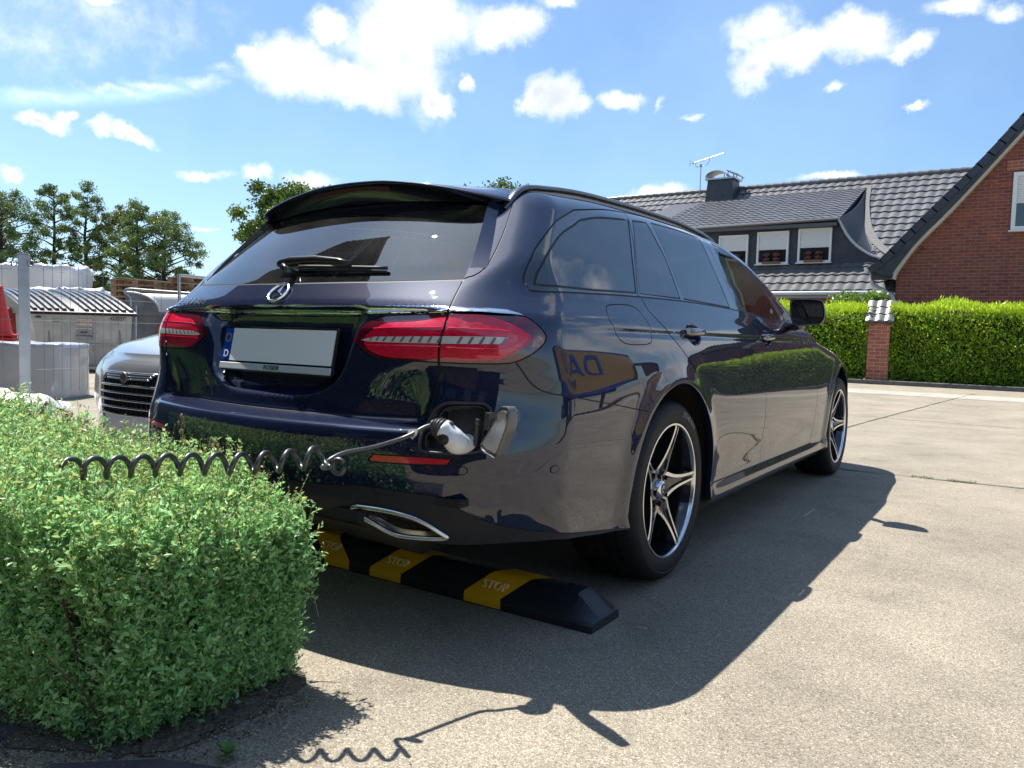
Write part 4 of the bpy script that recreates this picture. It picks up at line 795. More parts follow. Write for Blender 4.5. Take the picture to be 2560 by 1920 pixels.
def debris(name, n, x0, x1, y0, y1, cols, smin, smax, seed, z0=.004):
    rng = np.random.default_rng(seed); mbs = []; C = np.stack([rng.uniform(x0, x1, n), rng.uniform(y0, y1, n), np.full(n, z0)], 1); Vs = []
    s = rng.uniform(smin, smax, (n, 1, 1))*np.stack([rng.uniform(.5, 1, n), rng.uniform(.4, 1, n), rng.uniform(.3, .7, n)], 1)[:, None, :]
    o8 = np.array([(1,0,0),(-1,0,0),(0,1,0),(0,-1,0),(0,0,1),(0,0,-1)], float); V = (C[:, None]+o8*s).reshape(-1, 3)
    f8 = np.array([(0,2,4),(2,1,4),(1,3,4),(3,0,4),(2,0,5),(1,2,5),(3,1,5),(0,3,5)]); Fq = (f8[None]+6*np.arange(n)[:, None, None]).reshape(-1, 3)
    c = np.array(cols)[rng.integers(0, len(cols), n)]; o = mesh_obj(name, V, Fq, mat('pebble', (.3,.28,.25), rough=.8, attr=True), tint=np.repeat(c, 6, 0)); tag(o, kind='stuff'); return o
debris('gravel', 900, -.2, 4.2, -1.2, 4., [(.55,.50,.42),(.12,.10,.08),(.30,.26,.2),(.65,.62,.58)], .0015, .0042, 7)
debris('soil_crumbs', 5200, -.2, .62, -.98, -.28, [(.10,.08,.06),(.16,.13,.10),(.30,.26,.2),(.05,.042,.035)], .002, .006, 8, .006)
mb = MB(); mb.add([(1.46,-.02+.0,.004),(1.475,.0,.012),(1.50,.01,.005),(1.48,-.012,.004)], [(0,1,2),(0,2,3)]); 
# ================================================================ dense low bush
rng = np.random.default_rng(11)
def bush():
    root = thing('leafy_bush', 'dense waist high green bush with tiny leaves filling the lower left, under the coiled cable', 'bush', (-.6, -.5, 0))
    XR, YB, YF = .515, -.235, -.80          # right end, back, front
    def height(x, y): return np.interp(x, [-4, -1.2, -.4, .1, .35, .5], [.66, .62, .575, .525, .505, .46])+.02*np.sin(7*x+1)+.012*np.sin(17*x+9*y)
    def yfr(x): return np.interp(x, [-4, -1, .1, .5], [-1.12, -.93, -.81, -.70])
    m = 13500; P = []; Nn = []
    # top
    k = int(m*.40); x = XR-.02-(rng.random(k)**1.5)*3.4; y = YB+(yfr(x)-YB)*rng.random(k); P.append(np.stack([x, y, height(x, y)-.015], 1)); Nn.append(np.tile([0, 0, 1.], (k, 1)))
    # front face
    k = int(m*.34); x = XR-(rng.random(k)**1.35)*2.6; z = rng.random(k)**.9; P.append(np.stack([x, yfr(x), .02+z*(height(x, yfr(x))-.02)], 1)); Nn.append(np.tile([0, -1., 0], (k, 1)))
    # right end
    k = int(m*.19); y = YB+(-.70-YB)*rng.random(k); z = rng.random(k); P.append(np.stack([np.full(k, XR), y, .02+z*(height(np.full(k, XR), y)-.03)], 1)); Nn.append(np.tile([1., 0, 0], (k, 1)))
    # back face
    k = m-int(m*.40)-int(m*.34)-int(m*.19); x = XR-rng.random(k)*3.; z = rng.random(k); P.append(np.stack([x, np.full(k, YB), .1+z*(height(x, YB*np.ones(k))-.1)], 1)); Nn.append(np.tile([0, 1., 0], (k, 1)))
    P = np.concatenate(P); Nn = np.concatenate(Nn); rng.shuffle
    # round the upright corners and the shoulders
    cx, cy, rr_ = XR-.17, YF+.22, .17
    q = (P[:, 0] > cx) & (P[:, 1] < cy); d = P[q, :2]-[cx, cy]; l = np.linalg.norm(d, axis=1)/rr_; s = np.where(l > 1, 1/l, 1)[:, None]; P[q, :2] = [cx, cy]+d*s; Nn[q, :2] = np.where(np.abs(Nn[q, 2:3]) < .5, d/(np.linalg.norm(d, axis=1)[:, None]+1e-9), Nn[q, :2])
    # undercut: the foot is narrower than the crown on the right end
    P[:, 0] -= np.where(P[:, 0] > .2, .055*np.clip(1-P[:, 2]/.30, 0, 1), 0)
    lump = .022*np.sin(P[:, 0]*13+P[:, 1]*7+2)*np.sin(P[:, 2]*17+P[:, 0]*5)+rng.normal(size=len(P))*.022-.016; P += Nn*lump[:, None]
    hollow = (np.sin(P[:, 0]*9.+1.3)*np.sin(P[:, 2]*11.+P[:, 0]*4)) > .62; P[hollow & (Nn[:, 2] < .5)] -= Nn[hollow & (Nn[:, 2] < .5)]*.05
    n = len(P); up = np.array([0, 0, 1.]); D = Nn*.50+up*.95+rng.normal(size=(n, 3))*.34; D /= np.linalg.norm(D, axis=1)[:, None]
    Lg = rng.uniform(.06, .135, n); B = P-D*Lg[:, None]*.72; bend = rng.normal(size=(n, 3))*.25+up*.25
    def along(t): return B+D*(Lg*t)[:, None]+bend*(Lg*t*t*.35)[:, None]
    # stems: thin ribbons
    seg = 4; ts = np.linspace(0, 1, seg); S = np.cross(D, rng.normal(size=(n, 3))); S /= np.linalg.norm(S, axis=1)[:, None]; V = np.stack([along(t)+sg*S*.0007 for t in ts for sg in (-1, 1)], 1).reshape(-1, 3)
    f = np.array([(2*i, 2*i+1, 2*i+3, 2*i+2) for i in range(seg-1)]); Fq = (f[None]+2*seg*np.arange(n)[:, None, None]).reshape(-1, 4)
    mesh_obj('stems', V, Fq, mat('stem_green', (.10,.20,.06), rough=.6, attr=True, subcol=.2), root, tint=np.repeat(np.array([.12,.22,.06])*rng.uniform(.5, 1.4, (n, 1)), 2*seg, 0))
    Vs, Ts = [], []; K = 12
    for j in range(K):
        t = rng.uniform(.15, 1.02, n) if j else np.full(n, 1.); c = along(t); dd = rng.normal(size=(n, 3)); dd -= D*(dd*D).sum(1)[:, None]; dd /= np.linalg.norm(dd, axis=1)[:, None]; dd = dd+D*rng.uniform(.25, 1.1, (n, 1))
        ln = .007+.015*rng.random(n)**1.4*np.where(rng.random(n) < .05, 1.7, 1); Vv, _ = leaves(c, dd, ln, ln*rng.uniform(.36, .60, n), rng, .2); Vs.append(Vv)
        g = rng.random((n, 1)); col = np.array([.22,.48,.17])*(1-g)+np.array([.48,.76,.34])*g; col *= rng.uniform(.75, 1.2, (n, 1)); pale = rng.random(n) < .07; col[pale] = np.array([.38,.55,.33])*rng.uniform(.8, 1.1, (pale.sum(), 1))
        yel = (P[:, 2] > .30) & (rng.random(n) < .42*np.clip((P[:, 2]-.25)/.3, 0, 1)) & (t > .55); col[yel] = np.array([.50,.58,.20])*rng.uniform(.7, 1.1, (yel.sum(), 1)); Ts.append(np.repeat(col, 4, 0))
    Vs = np.concatenate(Vs); mesh_obj('foliage', Vs, np.arange(len(Vs)).reshape(-1, 4), mat('bush_leaf', (.07,.2,.05), rough=.42, attr=True, subcol=.5, spec=.5), root, tint=np.concatenate(Ts), smooth=False)
    # tall flowering tips poking out of the crown
    k = 1100; x = XR-rng.random(k)**1.2*2.6; y = YB+(yfr(x)-YB)*rng.random(k)**1.5; z = height(x, y)-.02; tip = np.stack([x, y, z], 1); h = rng.uniform(.02, .075, k); d = rng.normal(size=(k, 3))*.25+up; Vs, Fs, Ts, c0 = [], [], [], 0
    S = np.cross(d, rng.normal(size=(k, 3))); S /= np.linalg.norm(S, axis=1)[:, None]; a = tip; b = tip+d*h[:, None]; V = np.stack([a-S*.0008, a+S*.0008, b+S*.0005, b-S*.0005], 1).reshape(-1, 3); Vs.append(V); Ts.append(np.repeat(np.array([[.20,.24,.08]])*rng.uniform(.6, 1.2, (k, 1)), 4, 0))
    for j in range(9):
        t = rng.uniform(.3, 1.05, k)[:, None]; Vv, _ = leaves(a+(b-a)*t, rng.normal(size=(k, 3))+d*.6, rng.uniform(.004, .009, k), .0035, rng); Vs.append(Vv)
        dry = rng.random((k, 1)) < .35; Ts.append(np.repeat(np.where(dry, [[.40,.24,.12]], [[.38,.46,.16]])*rng.uniform(.6, 1.2, (k, 1)), 4, 0))
    Vs = np.concatenate(Vs); mesh_obj('flower_tips', Vs, np.arange(len(Vs)).reshape(-1, 4), mat('bush_leaf', (0, 0, 0)), root, tint=np.concatenate(Ts), smooth=False)
    # dark woody middle
    mb = MB(); rng2 = np.random.default_rng(4)
    for _ in range(900):
        x = XR-.1-rng2.random()*2.6; y = rng2.uniform(-.70, -.28); a = np.array([x, y, .0]); b = a+np.array([rng2.normal()*.09, rng2.normal()*.09, rng2.uniform(.25, .47)]); mb.tube([a, (a+b)/2+rng2.normal(size=3)*.02, b], [.004, .003, .002], 4, cap=False)
    mb.build('branches', mat('bush_wood', (.05,.04,.025), rough=.9), root)
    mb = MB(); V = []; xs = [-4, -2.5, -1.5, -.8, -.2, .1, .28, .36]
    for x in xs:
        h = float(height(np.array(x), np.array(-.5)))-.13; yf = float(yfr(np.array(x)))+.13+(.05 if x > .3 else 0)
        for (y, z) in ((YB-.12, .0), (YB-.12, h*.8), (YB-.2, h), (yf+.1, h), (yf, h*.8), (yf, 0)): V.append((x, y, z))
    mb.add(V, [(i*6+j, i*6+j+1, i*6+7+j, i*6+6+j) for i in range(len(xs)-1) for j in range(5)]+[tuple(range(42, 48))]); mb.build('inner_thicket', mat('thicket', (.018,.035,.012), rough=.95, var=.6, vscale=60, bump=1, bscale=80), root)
    # dried stalks at the back left
    mb = MB()
    for (x, y, h) in ((-1.75,-.28,.16),(-1.62,-.30,.12),(-1.52,-.27,.19),(-1.40,-.30,.13),(-1.28,-.28,.15),(-1.45,-.33,.11),(-1.85,-.32,.13),(-.72,-.28,.05),(-.55,-.3,.05),(.02,-.26,.13),(.03,-.3,.07),(.17,-.26,.06)):
        mb = MB(); z0 = float(height(np.array(x), np.array(y)))-.02; p = [(x, y, z0), (x+rng2.normal()*.008, y, z0+h*.5), (x+rng2.normal()*.02, y+.005, z0+h)]; mb.tube(p, .0014, 4)
        for _ in range(9):
            t = rng2.uniform(.45, 1); c = np.array(p[1])*(2-2*t)+np.array(p[2])*(2*t-1) if t > .5 else np.array(p[1]); mb.ell(c+rng2.normal(size=3)*.006, (.004, .004, .007), 5, 4)
        mb.build('dry_stalk', mat('dry_brown', (.26,.16,.09), rough=.8, var=.3, vscale=40), root)
bush()
# small weed in the slab joint
rng = np.random.default_rng(3); C, D, Lw = [], [], []
root = thing('weed', 'small broad leaved weed sprouting from the slab joint at the bottom edge', 'weed', (.655, -.575, .004))
for i in range(16):
    a_ = i*2.4; e_ = rng.uniform(.15, 1.2); C.append((.655, -.575, .006+.010*i/16)); D.append((math.cos(a_)*math.cos(e_), math.sin(a_)*math.cos(e_), math.sin(e_))); Lw.append(rng.uniform(.022, .042))
V, Fq = leaves(np.array(C), np.array(D), np.array(Lw), np.array(Lw)*.42, rng, .15, np.tile([0, 0, 1.], (16, 1))+rng.normal(size=(16, 3))*.1); mesh_obj('leaf_rosette', V, Fq, mat('bush_leaf', (0,0,0)), root, tint=np.repeat(np.array([.10,.22,.05])*rng.uniform(.7, 1.5, (16, 1)), 4, 0))
# ================================================================ wheel stop with embossed yellow bands
stopm = mat('stop_rubber', (.012,.016,.024), rough=.42, bump=.15, bscale=150); yelm = mat('stop_yellow', (.88,.43,.010), rough=.4, bump=.1, bscale=120)
ws_ = thing('wheel_stop', 'black rubber wheel stop with slanting yellow bands lying behind the rear wheels', 'wheel stop', (0, .575, 0))
PR = [(.500, .0), (.500, .022), (.508, .034), (.560, .090), (.572, .098), (.585, .100), (.635, .098), (.648, .090), (.682, .034), (.690, .022), (.690, 0)]
XS = [-.870, -.862, -.790, -.775, .840, .855, .868, .930, .938]
def stop_at(x):
    s = min(1, max(0, (.935-x)/.085), ) if x > 0 else min(1, max(0, (x+.867)/.085)); s = s if 0 < x < .94 or x < 0 else 1
    return s
mb = MB(); V = []
for x in XS:
    s = stop_at(x); e = .96 if x in (XS[0], XS[-1]) else 1
    for (y, z) in PR: V.append((x, .595+(y-.595)*e, min(z, .028+.072*s) if z > .03 else z))
k = len(PR); mb.add(V, [(i*k+j, (i+1)*k+j, (i+1)*k+j+1, i*k+j+1) for i in range(len(XS)-1) for j in range(k-1)]+[tuple(range(k))[::-1], tuple(range((len(XS)-1)*k, len(XS)*k))]); mb.build('stop_body', stopm, ws_, smooth=True, auto=28)
mb = MB(); mb.lathe([(.013, .1012), (.013, .0995), (.0, .0995)], (.805, .606, 0), 'z', 16); mb.build('bolt_hole', black, ws_); mb = MB(); mb.lathe([(.013, .1012), (.013, .0995), (.0, .0995)], (-.735, .606, 0), 'z', 16); mb.build('bolt_hole', black, ws_)
for xb, xk, xt, xf in (((.455,.604),(.452,.598),(.518,.665),(.570,.722)), ((.022,.172),(.020,.168),(.090,.238),(.140,.290)), ((-.216,-.084),(-.222,-.090),(-.335,-.195),(-.375,-.235)), ((-.66,-.51),(-.662,-.512),(-.60,-.45),(-.55,-.40))):
    rows = [(.4985, .004, xb), (.4985, .0225, xb), (.5065, .0355, xk), (.5590, .0915, xt), (.5715, .0997, [v+(.010 if xt[0] > xb[0] else -.010) for v in xt]), (.585, .1017, [v*.6+w_*.4 for v, w_ in zip(xt, xf)]), (.635, .0998, xf)]
    V = []; nn = 8
    for y, z, (a, b) in rows: V += [(a+(b-a)*i/nn, y, z) for i in range(nn+1)]
    mb = MB(); mb.add(V, [(j*(nn+1)+i, j*(nn+1)+i+1, (j+1)*(nn+1)+i+1, (j+1)*(nn+1)+i) for j in range(len(rows)-1) for i in range(nn)]); bd = mb.build('yellow_band', yelm, ws_, smooth=True)
    yd = np.array([0, .0525, .056]); yd /= np.linalg.norm(yd); nn_ = np.array([0, -yd[2], yd[1]]); c = np.array([(xk[0]+xk[1]+xt[0]+xt[1])/4, .533, .0645])+nn_*.0012
    mb = MB(); put_text(mb, 'STOP', c, (1, 0, 0), yd, .043, .0028, .98); mb.build('stop_lettering', mat('letter_highlight', (.98,.80,.42), rough=.3, coat=.6), bd)  # raised letters paler than the band: highlight on their edges put into the colour
# ================================================================ charging cable and plug
cb_ = thing('charging_cable', 'coiled black charging cable with a white plug pushed into the car bumper', 'charging cable', (.3, -.35, 0))
ctl = np.array([(0.150, -0.664, 0.560), (0.19, -0.64, 0.564), (0.3, -0.57, 0.573), (0.408, -0.49, 0.581), (0.504, -0.41, 0.584), (0.587, -0.34, 0.593), (0.638, -0.295, 0.603)]); ax_ = crv(ctl, k=30); d = np.linalg.norm(np.diff(ax_, axis=0), axis=1); s = np.concatenate([[0], np.cumsum(d)]); Lt = s[-1]; turns = round(Lt/.052-.35)+.15; npt = int(turns*22)
tt = np.linspace(0, 1, npt); A_ = np.stack([np.interp(tt*Lt, s, ax_[:, i]) for i in range(3)], 1); T = np.gradient(A_, axis=0); T /= np.linalg.norm(T, axis=1)[:, None]; U_ = np.cross(T, [0, 0, 1.]); U_ /= np.linalg.norm(U_, axis=1)[:, None]; W_ = np.cross(U_, T); ph = 2*math.pi*(turns*tt)-math.pi*.5-.15*2*math.pi
ir = .0225; hel = A_+ir*(np.cos(ph)[:, None]*U_+np.sin(ph)[:, None]*W_)
lead = crv([hel[-1], hel[-1]+(hel[-1]-hel[-2])*3, (.600,-.270,.568), (.606,-.248,.586), (.612,-.205,.598), (.628,-.130,.604), (.645,-.050,.618), (.665,-.02,.632), (.680,.010,.648), (.694,.030,.6545)], k=6)
mb = MB(); mb.tube(np.concatenate([hel, lead[1:]]), .0062, 9); mb.build('cable', mat('cable_black', (.022,.022,.024), rough=.38, spec=1.), cb_, smooth=True)
mb = MB()
for k_, a_ in enumerate(np.linspace(0, 11, 60)): pass
ring = [np.array([.628, -.245, .570])+.017*np.array([math.cos(a_)*.85, math.cos(a_)*.3, math.sin(a_)]) for a_ in np.linspace(.5, 6.2, 22)]; mb.tube(ring, .0064, 9); mb.build('loose_coil_end', MATS['cable_black'], cb_, smooth=True)
white = mat('plug_white', (.72,.73,.75), rough=.25, coat=.3); grey = mat('plug_grey', (.06,.06,.065), rough=.45)
pth = crv([(.694,.030,.6545),(.712,.033,.652),(.728,.038,.642),(.742,.048,.624),(.748,.060,.610),(.746,.085,.602),(.738,.125,.602)], k=6); rad = np.interp(np.linspace(0, 1, len(pth)), [0, .05, .20, .24, .29, .36, .50, .68, .80, 1], [.008, .015, .022, .024, .0265, .0255, .030, .0315, .027, .024])
i0 = int(len(pth)*.25); mb = MB(); mb.tube(pth[i0:], rad[i0:], 20); pg = mb.build('plug', white, cb_, smooth=True)
bel = np.concatenate([[pth[0]-(pth[1]-pth[0])*3.0], pth[:i0+1]]); pb_, rb_ = [], []
bb = crv(bel, k=10); 
for i, p in enumerate(bb): pb_.append(p); rb_.append(.010+.0150*(i/len(bb))**.8+.0020*math.sin(i/len(bb)*2*math.pi*5))
mb = MB(); mb.tube(pb_, rb_, 18); mb.build('bellows', grey, pg, smooth=True)
pc2 = pth[int(len(pth)*.46)]; vd = np.array([.62,-.78,-.05]); mb = MB(); mb.ell(pc2+np.array([-.006,-.0125,-.004]), (.023, .0245, .019), 18, 10); mb.build('grip_pad', mat('grip_black', (.010,.010,.012), rough=.5), pg, smooth=True)
pc3 = pth[int(len(pth)*.40)]; mb = MB(); mb.ell(pc3+np.array([0, .0, .0235]), (.020, .010, .010), 12, 6); mb.build('latch_button', grey, pg, smooth=True)
mb = MB(); q = lead[int(len(lead)*.80)]; mb.add([q+np.array([-.022,-.008,.004]), q+np.array([.012,-.009,.009]), q+np.array([.010,-.011,-.006]), q+np.array([-.004,-.012,-.020]), q+np.array([-.024,-.010,-.010])], [(0, 1, 2, 3, 4), (4, 3, 2, 1, 0)]); mb.build('paper_tag', mat('tag_white', (.75,.75,.73), rough=.6), cb_)
# leaves lying on the tarmac
for i, (x, y) in enumerate(((.02,.22),(.83,.36))):
    V, Fq = leaves(np.array([(x, y, .006)]), np.array([(.8, .3-.6*i, .12)]), .035-.02*i, .014-.007*i, rng); o = mesh_obj('fallen_leaf', V, Fq, mat('straw', (.55,.48,.30), rough=.7)); tag(o, ['pale dry leaf on the shaded ground in front of the wheel stop', 'small pale leaf on the ground by the right end of the wheel stop'][i], 'leaf')
# ================================================================ hedges and pillar
def leaf_wall(name, x0, x1, y0, y1, h, n, label, seed, dens_x=None):
    rng = np.random.default_rng(seed); root = thing(name, label, 'hedge', ((x0+x1)/2, (y0+y1)/2, 0)); a = (x1-x0)*h; b = (x1-x0)*(y1-y0); c = (y1-y0)*h; P, Nn = [], []
    for ar, mk, nr in ((a, lambda k: np.stack([rng.uniform(x0, x1, k), np.full(k, y0), rng.uniform(.02, h, k)], 1), (0,-1,0)), (b, lambda k: np.stack([rng.uniform(x0, x1, k), rng.uniform(y0, y1, k), np.full(k, h)], 1), (0,0,1)), (c, lambda k: np.stack([np.full(k, x0), rng.uniform(y0, y1, k), rng.uniform(.02, h, k)], 1), (-1,0,0)), (c, lambda k: np.stack([np.full(k, x1), rng.uniform(y0, y1, k), rng.uniform(.02, h, k)], 1), (1,0,0))):
        k = int(n*ar/(a+b+2*c)*(1.25 if nr[2] else 1)); q = mk(k); P.append(q); Nn.append(np.tile(np.array(nr, float), (k, 1)))
    P = np.concatenate(P); Nn = np.concatenate(Nn); k = len(P)
    P += Nn*(.05*np.sin(P[:, 0]*3.1)+.04*np.sin(P[:, 2]*7+P[:, 0]*5)+rng.normal(size=k)*.045-.04)[:, None]; top = P[:, 2] > h-.12
    D = Nn*.6+rng.normal(size=(k, 3))*.55+np.array([0, 0, .45]); D[top] = rng.normal(size=(top.sum(), 3))*.3+np.array([0, 0, 1.]); P[top, 2] += rng.random(top.sum())**2*.10
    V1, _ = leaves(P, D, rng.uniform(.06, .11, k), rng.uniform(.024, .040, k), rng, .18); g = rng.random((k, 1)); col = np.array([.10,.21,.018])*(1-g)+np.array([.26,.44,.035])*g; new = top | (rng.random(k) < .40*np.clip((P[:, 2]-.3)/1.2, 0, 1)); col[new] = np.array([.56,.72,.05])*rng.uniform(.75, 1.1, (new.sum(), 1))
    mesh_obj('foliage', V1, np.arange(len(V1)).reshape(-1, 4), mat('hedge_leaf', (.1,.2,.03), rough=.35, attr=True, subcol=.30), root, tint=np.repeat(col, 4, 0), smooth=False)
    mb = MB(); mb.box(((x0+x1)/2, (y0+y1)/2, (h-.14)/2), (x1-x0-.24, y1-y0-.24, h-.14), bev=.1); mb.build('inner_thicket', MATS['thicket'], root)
leaf_wall('laurel_hedge', -5.2, -1.27, 18.1, 19.1, 1.72, 21000, 'bright green laurel hedge left of the brick pillar, behind the car bonnet', 21)
leaf_wall('laurel_hedge', -.78, 6.4, 18.1, 19.1, 1.74, 46000, 'long bright green laurel hedge right of the brick pillar', 22)
def brickmat(name, c1, c2, mortar, scale=1., rough=.85, cyc=None):
    m = bpy.data.materials.new(name); m.use_nodes = True; n = m.node_tree.nodes; l = m.node_tree.links; p = n['Principled BSDF']; p.inputs['Roughness'].default_value = rough; t = n.new('ShaderNodeTexCoord'); g = n.new('ShaderNodeNewGeometry'); s = n.new('ShaderNodeSeparateXYZ'); l.new(g.outputs['Position'], s.inputs[0])
    ad = n.new('ShaderNodeMath'); ad.operation = 'ADD'; l.new(s.outputs[0], ad.inputs[0]); l.new(s.outputs[1], ad.inputs[1]); c = n.new('ShaderNodeCombineXYZ'); l.new(ad.outputs[0], c.inputs[0]); l.new(s.outputs[2], c.inputs[1])
    b = n.new('ShaderNodeTexBrick'); b.inputs['Scale'].default_value = 1; b.inputs['Brick Width'].default_value = .25; b.inputs['Row Height'].default_value = .083; b.inputs['Mortar Size'].default_value = .006; b.inputs['Mortar Smooth'].default_value = .1; b.inputs['Bias'].default_value = -.1
    b.inputs['Color1'].default_value = (*c1, 1); b.inputs['Color2'].default_value = (*c2, 1); b.inputs['Mortar'].default_value = (*mortar, 1); l.new(c.outputs[0], b.inputs['Vector'])
    # stray burnt and orange bricks
    q = n.new('ShaderNodeTexNoise'); q.inputs['Scale'].default_value = 1; q.inputs['Detail'].default_value = 2; mp = n.new('ShaderNodeMapping'); mp.inputs['Scale'].default_value = (3.7, 12., 1); l.new(c.outputs[0], mp.inputs[0]); l.new(mp.outputs[0], q.inputs['Vector'])
    cr = n.new('ShaderNodeValToRGB'); e = cr.color_ramp.elements; e[0].position = .30; e[0].color = (.55,.50,.60,1); e[1].position = .72; e[1].color = (1.7,1.25,1.0,1); z = e.new(.42); z.color = (1,1,1,1); z = e.new(.62); z.color = (1.05,1,1,1); l.new(q.outputs[0], cr.inputs[0])
    x = n.new('ShaderNodeMix'); x.data_type = 'RGBA'; x.blend_type = 'MULTIPLY'; x.inputs[0].default_value = .9; l.new(b.outputs['Color'], x.inputs[6]); l.new(cr.outputs[0], x.inputs[7]); l.new(x.outputs[2], p.inputs['Base Color'])
    bu = n.new('ShaderNodeBump'); bu.invert = True; bu.inputs['Strength'].default_value = .6; bu.inputs['Distance'].default_value = .01; l.new(b.outputs['Fac'], bu.inputs['Height']); l.new(bu.outputs[0], p.inputs['Normal']); MATS[name] = m; return m
brick = brickmat('red_brick', (.245,.072,.048), (.175,.048,.040), (.24,.19,.16)); brick2 = brickmat('orange_brick', (.38,.13,.075), (.27,.08,.05), (.38,.33,.28))
tile = mat('roof_tile', (.105,.105,.11), rough=.34, var=.22, vscale=3., bump=.08, bscale=60, spec=.6); slate = mat('slate', (.034,.037,.048), rough=.48, var=.3, vscale=6.)
whitep = mat('white_frame', (.72,.72,.72), rough=.4); lead_ = mat('lead_flashing', (.05,.052,.06), rough=.6, metal=.1, var=.3, vscale=9); zinc = mat('zinc', (.42,.45,.48), rough=.35, metal=.8); soff = mat('cream_soffit', (.62,.57,.48), rough=.7); pane = mat('window_pane', (.010,.012,.015), rough=.03, coat=1, coatior=1.6)
def tiles(name, fn, nu, nv, m, parent, mask=None, amp=.030, step=.042, sub=6):
    """fn(i, j, h) -> point for tile coordinate i across, j up the slope, raised by h"""
    V = []; Fq = []; us = np.arange(nu*sub+1)/sub; pr = np.array([0, .35, .9, 1., .75, .25])[(np.arange(nu*sub+1) % sub)]
    for j in range(nv):
        for jj, h0 in ((j, step), (j+1.02, 0)):
            for u, q in zip(us, pr): V.append(fn(u, jj, h0+amp*q))
    w_ = nu*sub+1
    for j in range(nv):
        for i in range(nu*sub):
            if mask is None or mask((i+.5)/sub, j+.5): 
                Fq.append((2*j*w_+i, 2*j*w_+i+1, (2*j+1)*w_+i+1, (2*j+1)*w_+i))
                if j: Fq.append(((2*j-1)*w_+i, (2*j-1)*w_+i+1, 2*j*w_+i+1, 2*j*w_+i))
                else: pass
    V = np.array(V)
    # riser at the foot of each course
    base = len(V); low = []
    for j in range(nv):
        for u in us: low.append(fn(u, j, -.01))
    V = np.concatenate([V, np.array(low)])
    for j in range(nv):
        for i in range(nu*sub):
            if mask is None or mask((i+.5)/sub, j+.5): Fq.append((base+j*w_+i, base+j*w_+i+1, 2*j*w_+i+1, 2*j*w_+i))
    return mesh_obj(name, V, Fq, m, parent, smooth=False)
pl = thing('brick_pillar', 'brick gate pillar with a little tiled cap between the two hedges', 'pillar', (-1.01, 18.3, 0))
mb = MB(); mb.box((-1.01, 18.32, .71), (.46, .48, 1.42)); mb.build('shaft', brick2, pl)
def capfn(u, v, h): return (-1.30+u*.2, 18.0+v*.11, 1.42+v*.165+h*.7)
tiles('tiled_cap', capfn, 3, 3, tile, pl); mb = MB(); mb.prism([(18.02,1.40),(18.66,1.40),(18.34,1.84)], 0, -1.27, -.72); mb.build('cap_core', slate, pl)
# ================================================================ dark tiled house with long dormer
h1 = thing('tiled_house', 'low house with a long dark tiled roof, three shuttered dormer windows and a chimney', 'house', (-6.5, 27, 0))
SL = (6.75-2.45)/5.8
def slz(y): return 2.45+(y-23)*SL
TLn = math.hypot(5.8, 4.3)/17; dy, dz = 5.8/17, 4.3/17; nrm = np.array([0, -4.3, 5.8])/math.hypot(4.3, 5.8)
def mfn(u, v, h): return np.array([-16+u*.30, 23+v*dy, 2.45+v*dz])+nrm*h
tiles('roof', mfn, 58, 17, tile, h1)
mb = MB()
for i in range(54):
    x = -16+i*.325; mb.tube([(x, 28.8, 6.80), (x+.34, 28.8, 6.785)], [.11, .095], 10)
mb.build('ridge_tiles', tile, h1, smooth=True, auto=40)
mb = MB(); mb.prism([(28.8,6.72),(34.6,2.45),(34.6,2.3),(23.05,2.3),(23.05,2.40)], 0, -15.95, 1.35); mb.build('roof_back', slate, h1)
mb = MB(); mb.box((-7.3, 28.9, 1.2), (17.2, 11., 2.4)); mb.build('wall', brick, h1)
mb = MB(); mb.tube([(-16, 22.93, 2.38), (1.2, 22.93, 2.38)], .07, 10); mb.box((-7.4, 23.2, 2.28), (17.4, .5, .06)); mb.build('gutter', zinc, h1)
mb = MB(); mb.box((-4.3, 23.38, 1.5), (.9, .04, 1.2)); mb.build('ground_floor_window', pane, h1)
# dormer
mb = MB(); fr = [(-10.6,3.30),(-1.92,3.36),(-2.2,3.50),(-2.56,3.73),(-2.98,4.17),(-3.26,4.66),(-10.6,4.60)]
mb.prism(fr, 1, 24.2, 24.5); mb.build('dormer_wall', slate, h1)
nvd = 15; p0 = np.array([-10.6, 23.95, 4.60]); 
def dfn(u, v, h):
    t = v/nvd; y = 23.95+t*(28.3-23.95); z = 4.66+t*(6.38-4.66); return np.array([-10.5+u*.246, y, z+h*1.0])
tiles('dormer_roof', dfn, 30, nvd, tile, h1, mask=lambda u, v: (u*.246 > .9+v*.045) and (u < 29.7), amp=.026, step=.028)
mb = MB(); mb.prism([(24.0,4.50),(24.0,4.63),(28.3,6.33),(28.3,6.2)], 0, -10.4, -3.24); mb.build('dormer_roof_slab', slate, h1)
mb = MB(); mb.tube([(-10.6, 23.9, 4.60), (-3.2, 23.9, 4.70)], .055, 8); mb.box((-6.9, 24.05, 4.55), (7.3, .3, .10)); mb.build('dormer_gutter', mat('dark_zinc', (.12,.12,.125), rough=.4, metal=.6), h1, smooth=True, auto=40)
cf1 = crv([(-3.26,23.95,4.70),(-3.14,24.15,4.45),(-2.98,24.18,4.17),(-2.78,24.2,3.92),(-2.56,24.2,3.73),(-2.25,24.2,3.54),(-1.85,24.2,3.42)], k=5); cb1 = crv([(-3.22,28.3,6.40),(-3.1,27.3,slz(27.3)+.05),(-2.95,26.6,slz(26.6)+.05),(-2.75,25.9,slz(25.9)+.05),(-2.45,25.25,slz(25.25)+.05),(-2.05,24.7,slz(24.7)+.05),(-1.62,24.3,slz(24.3)+.05)], k=5)
rows = [cf1*(1-t)+cb1*t+np.array([.10*math.sin(math.pi*t), 0, -.14*math.sin(math.pi*t)]) for t in np.linspace(0, 1, 15)]; V = np.concatenate(rows); k = len(cf1)
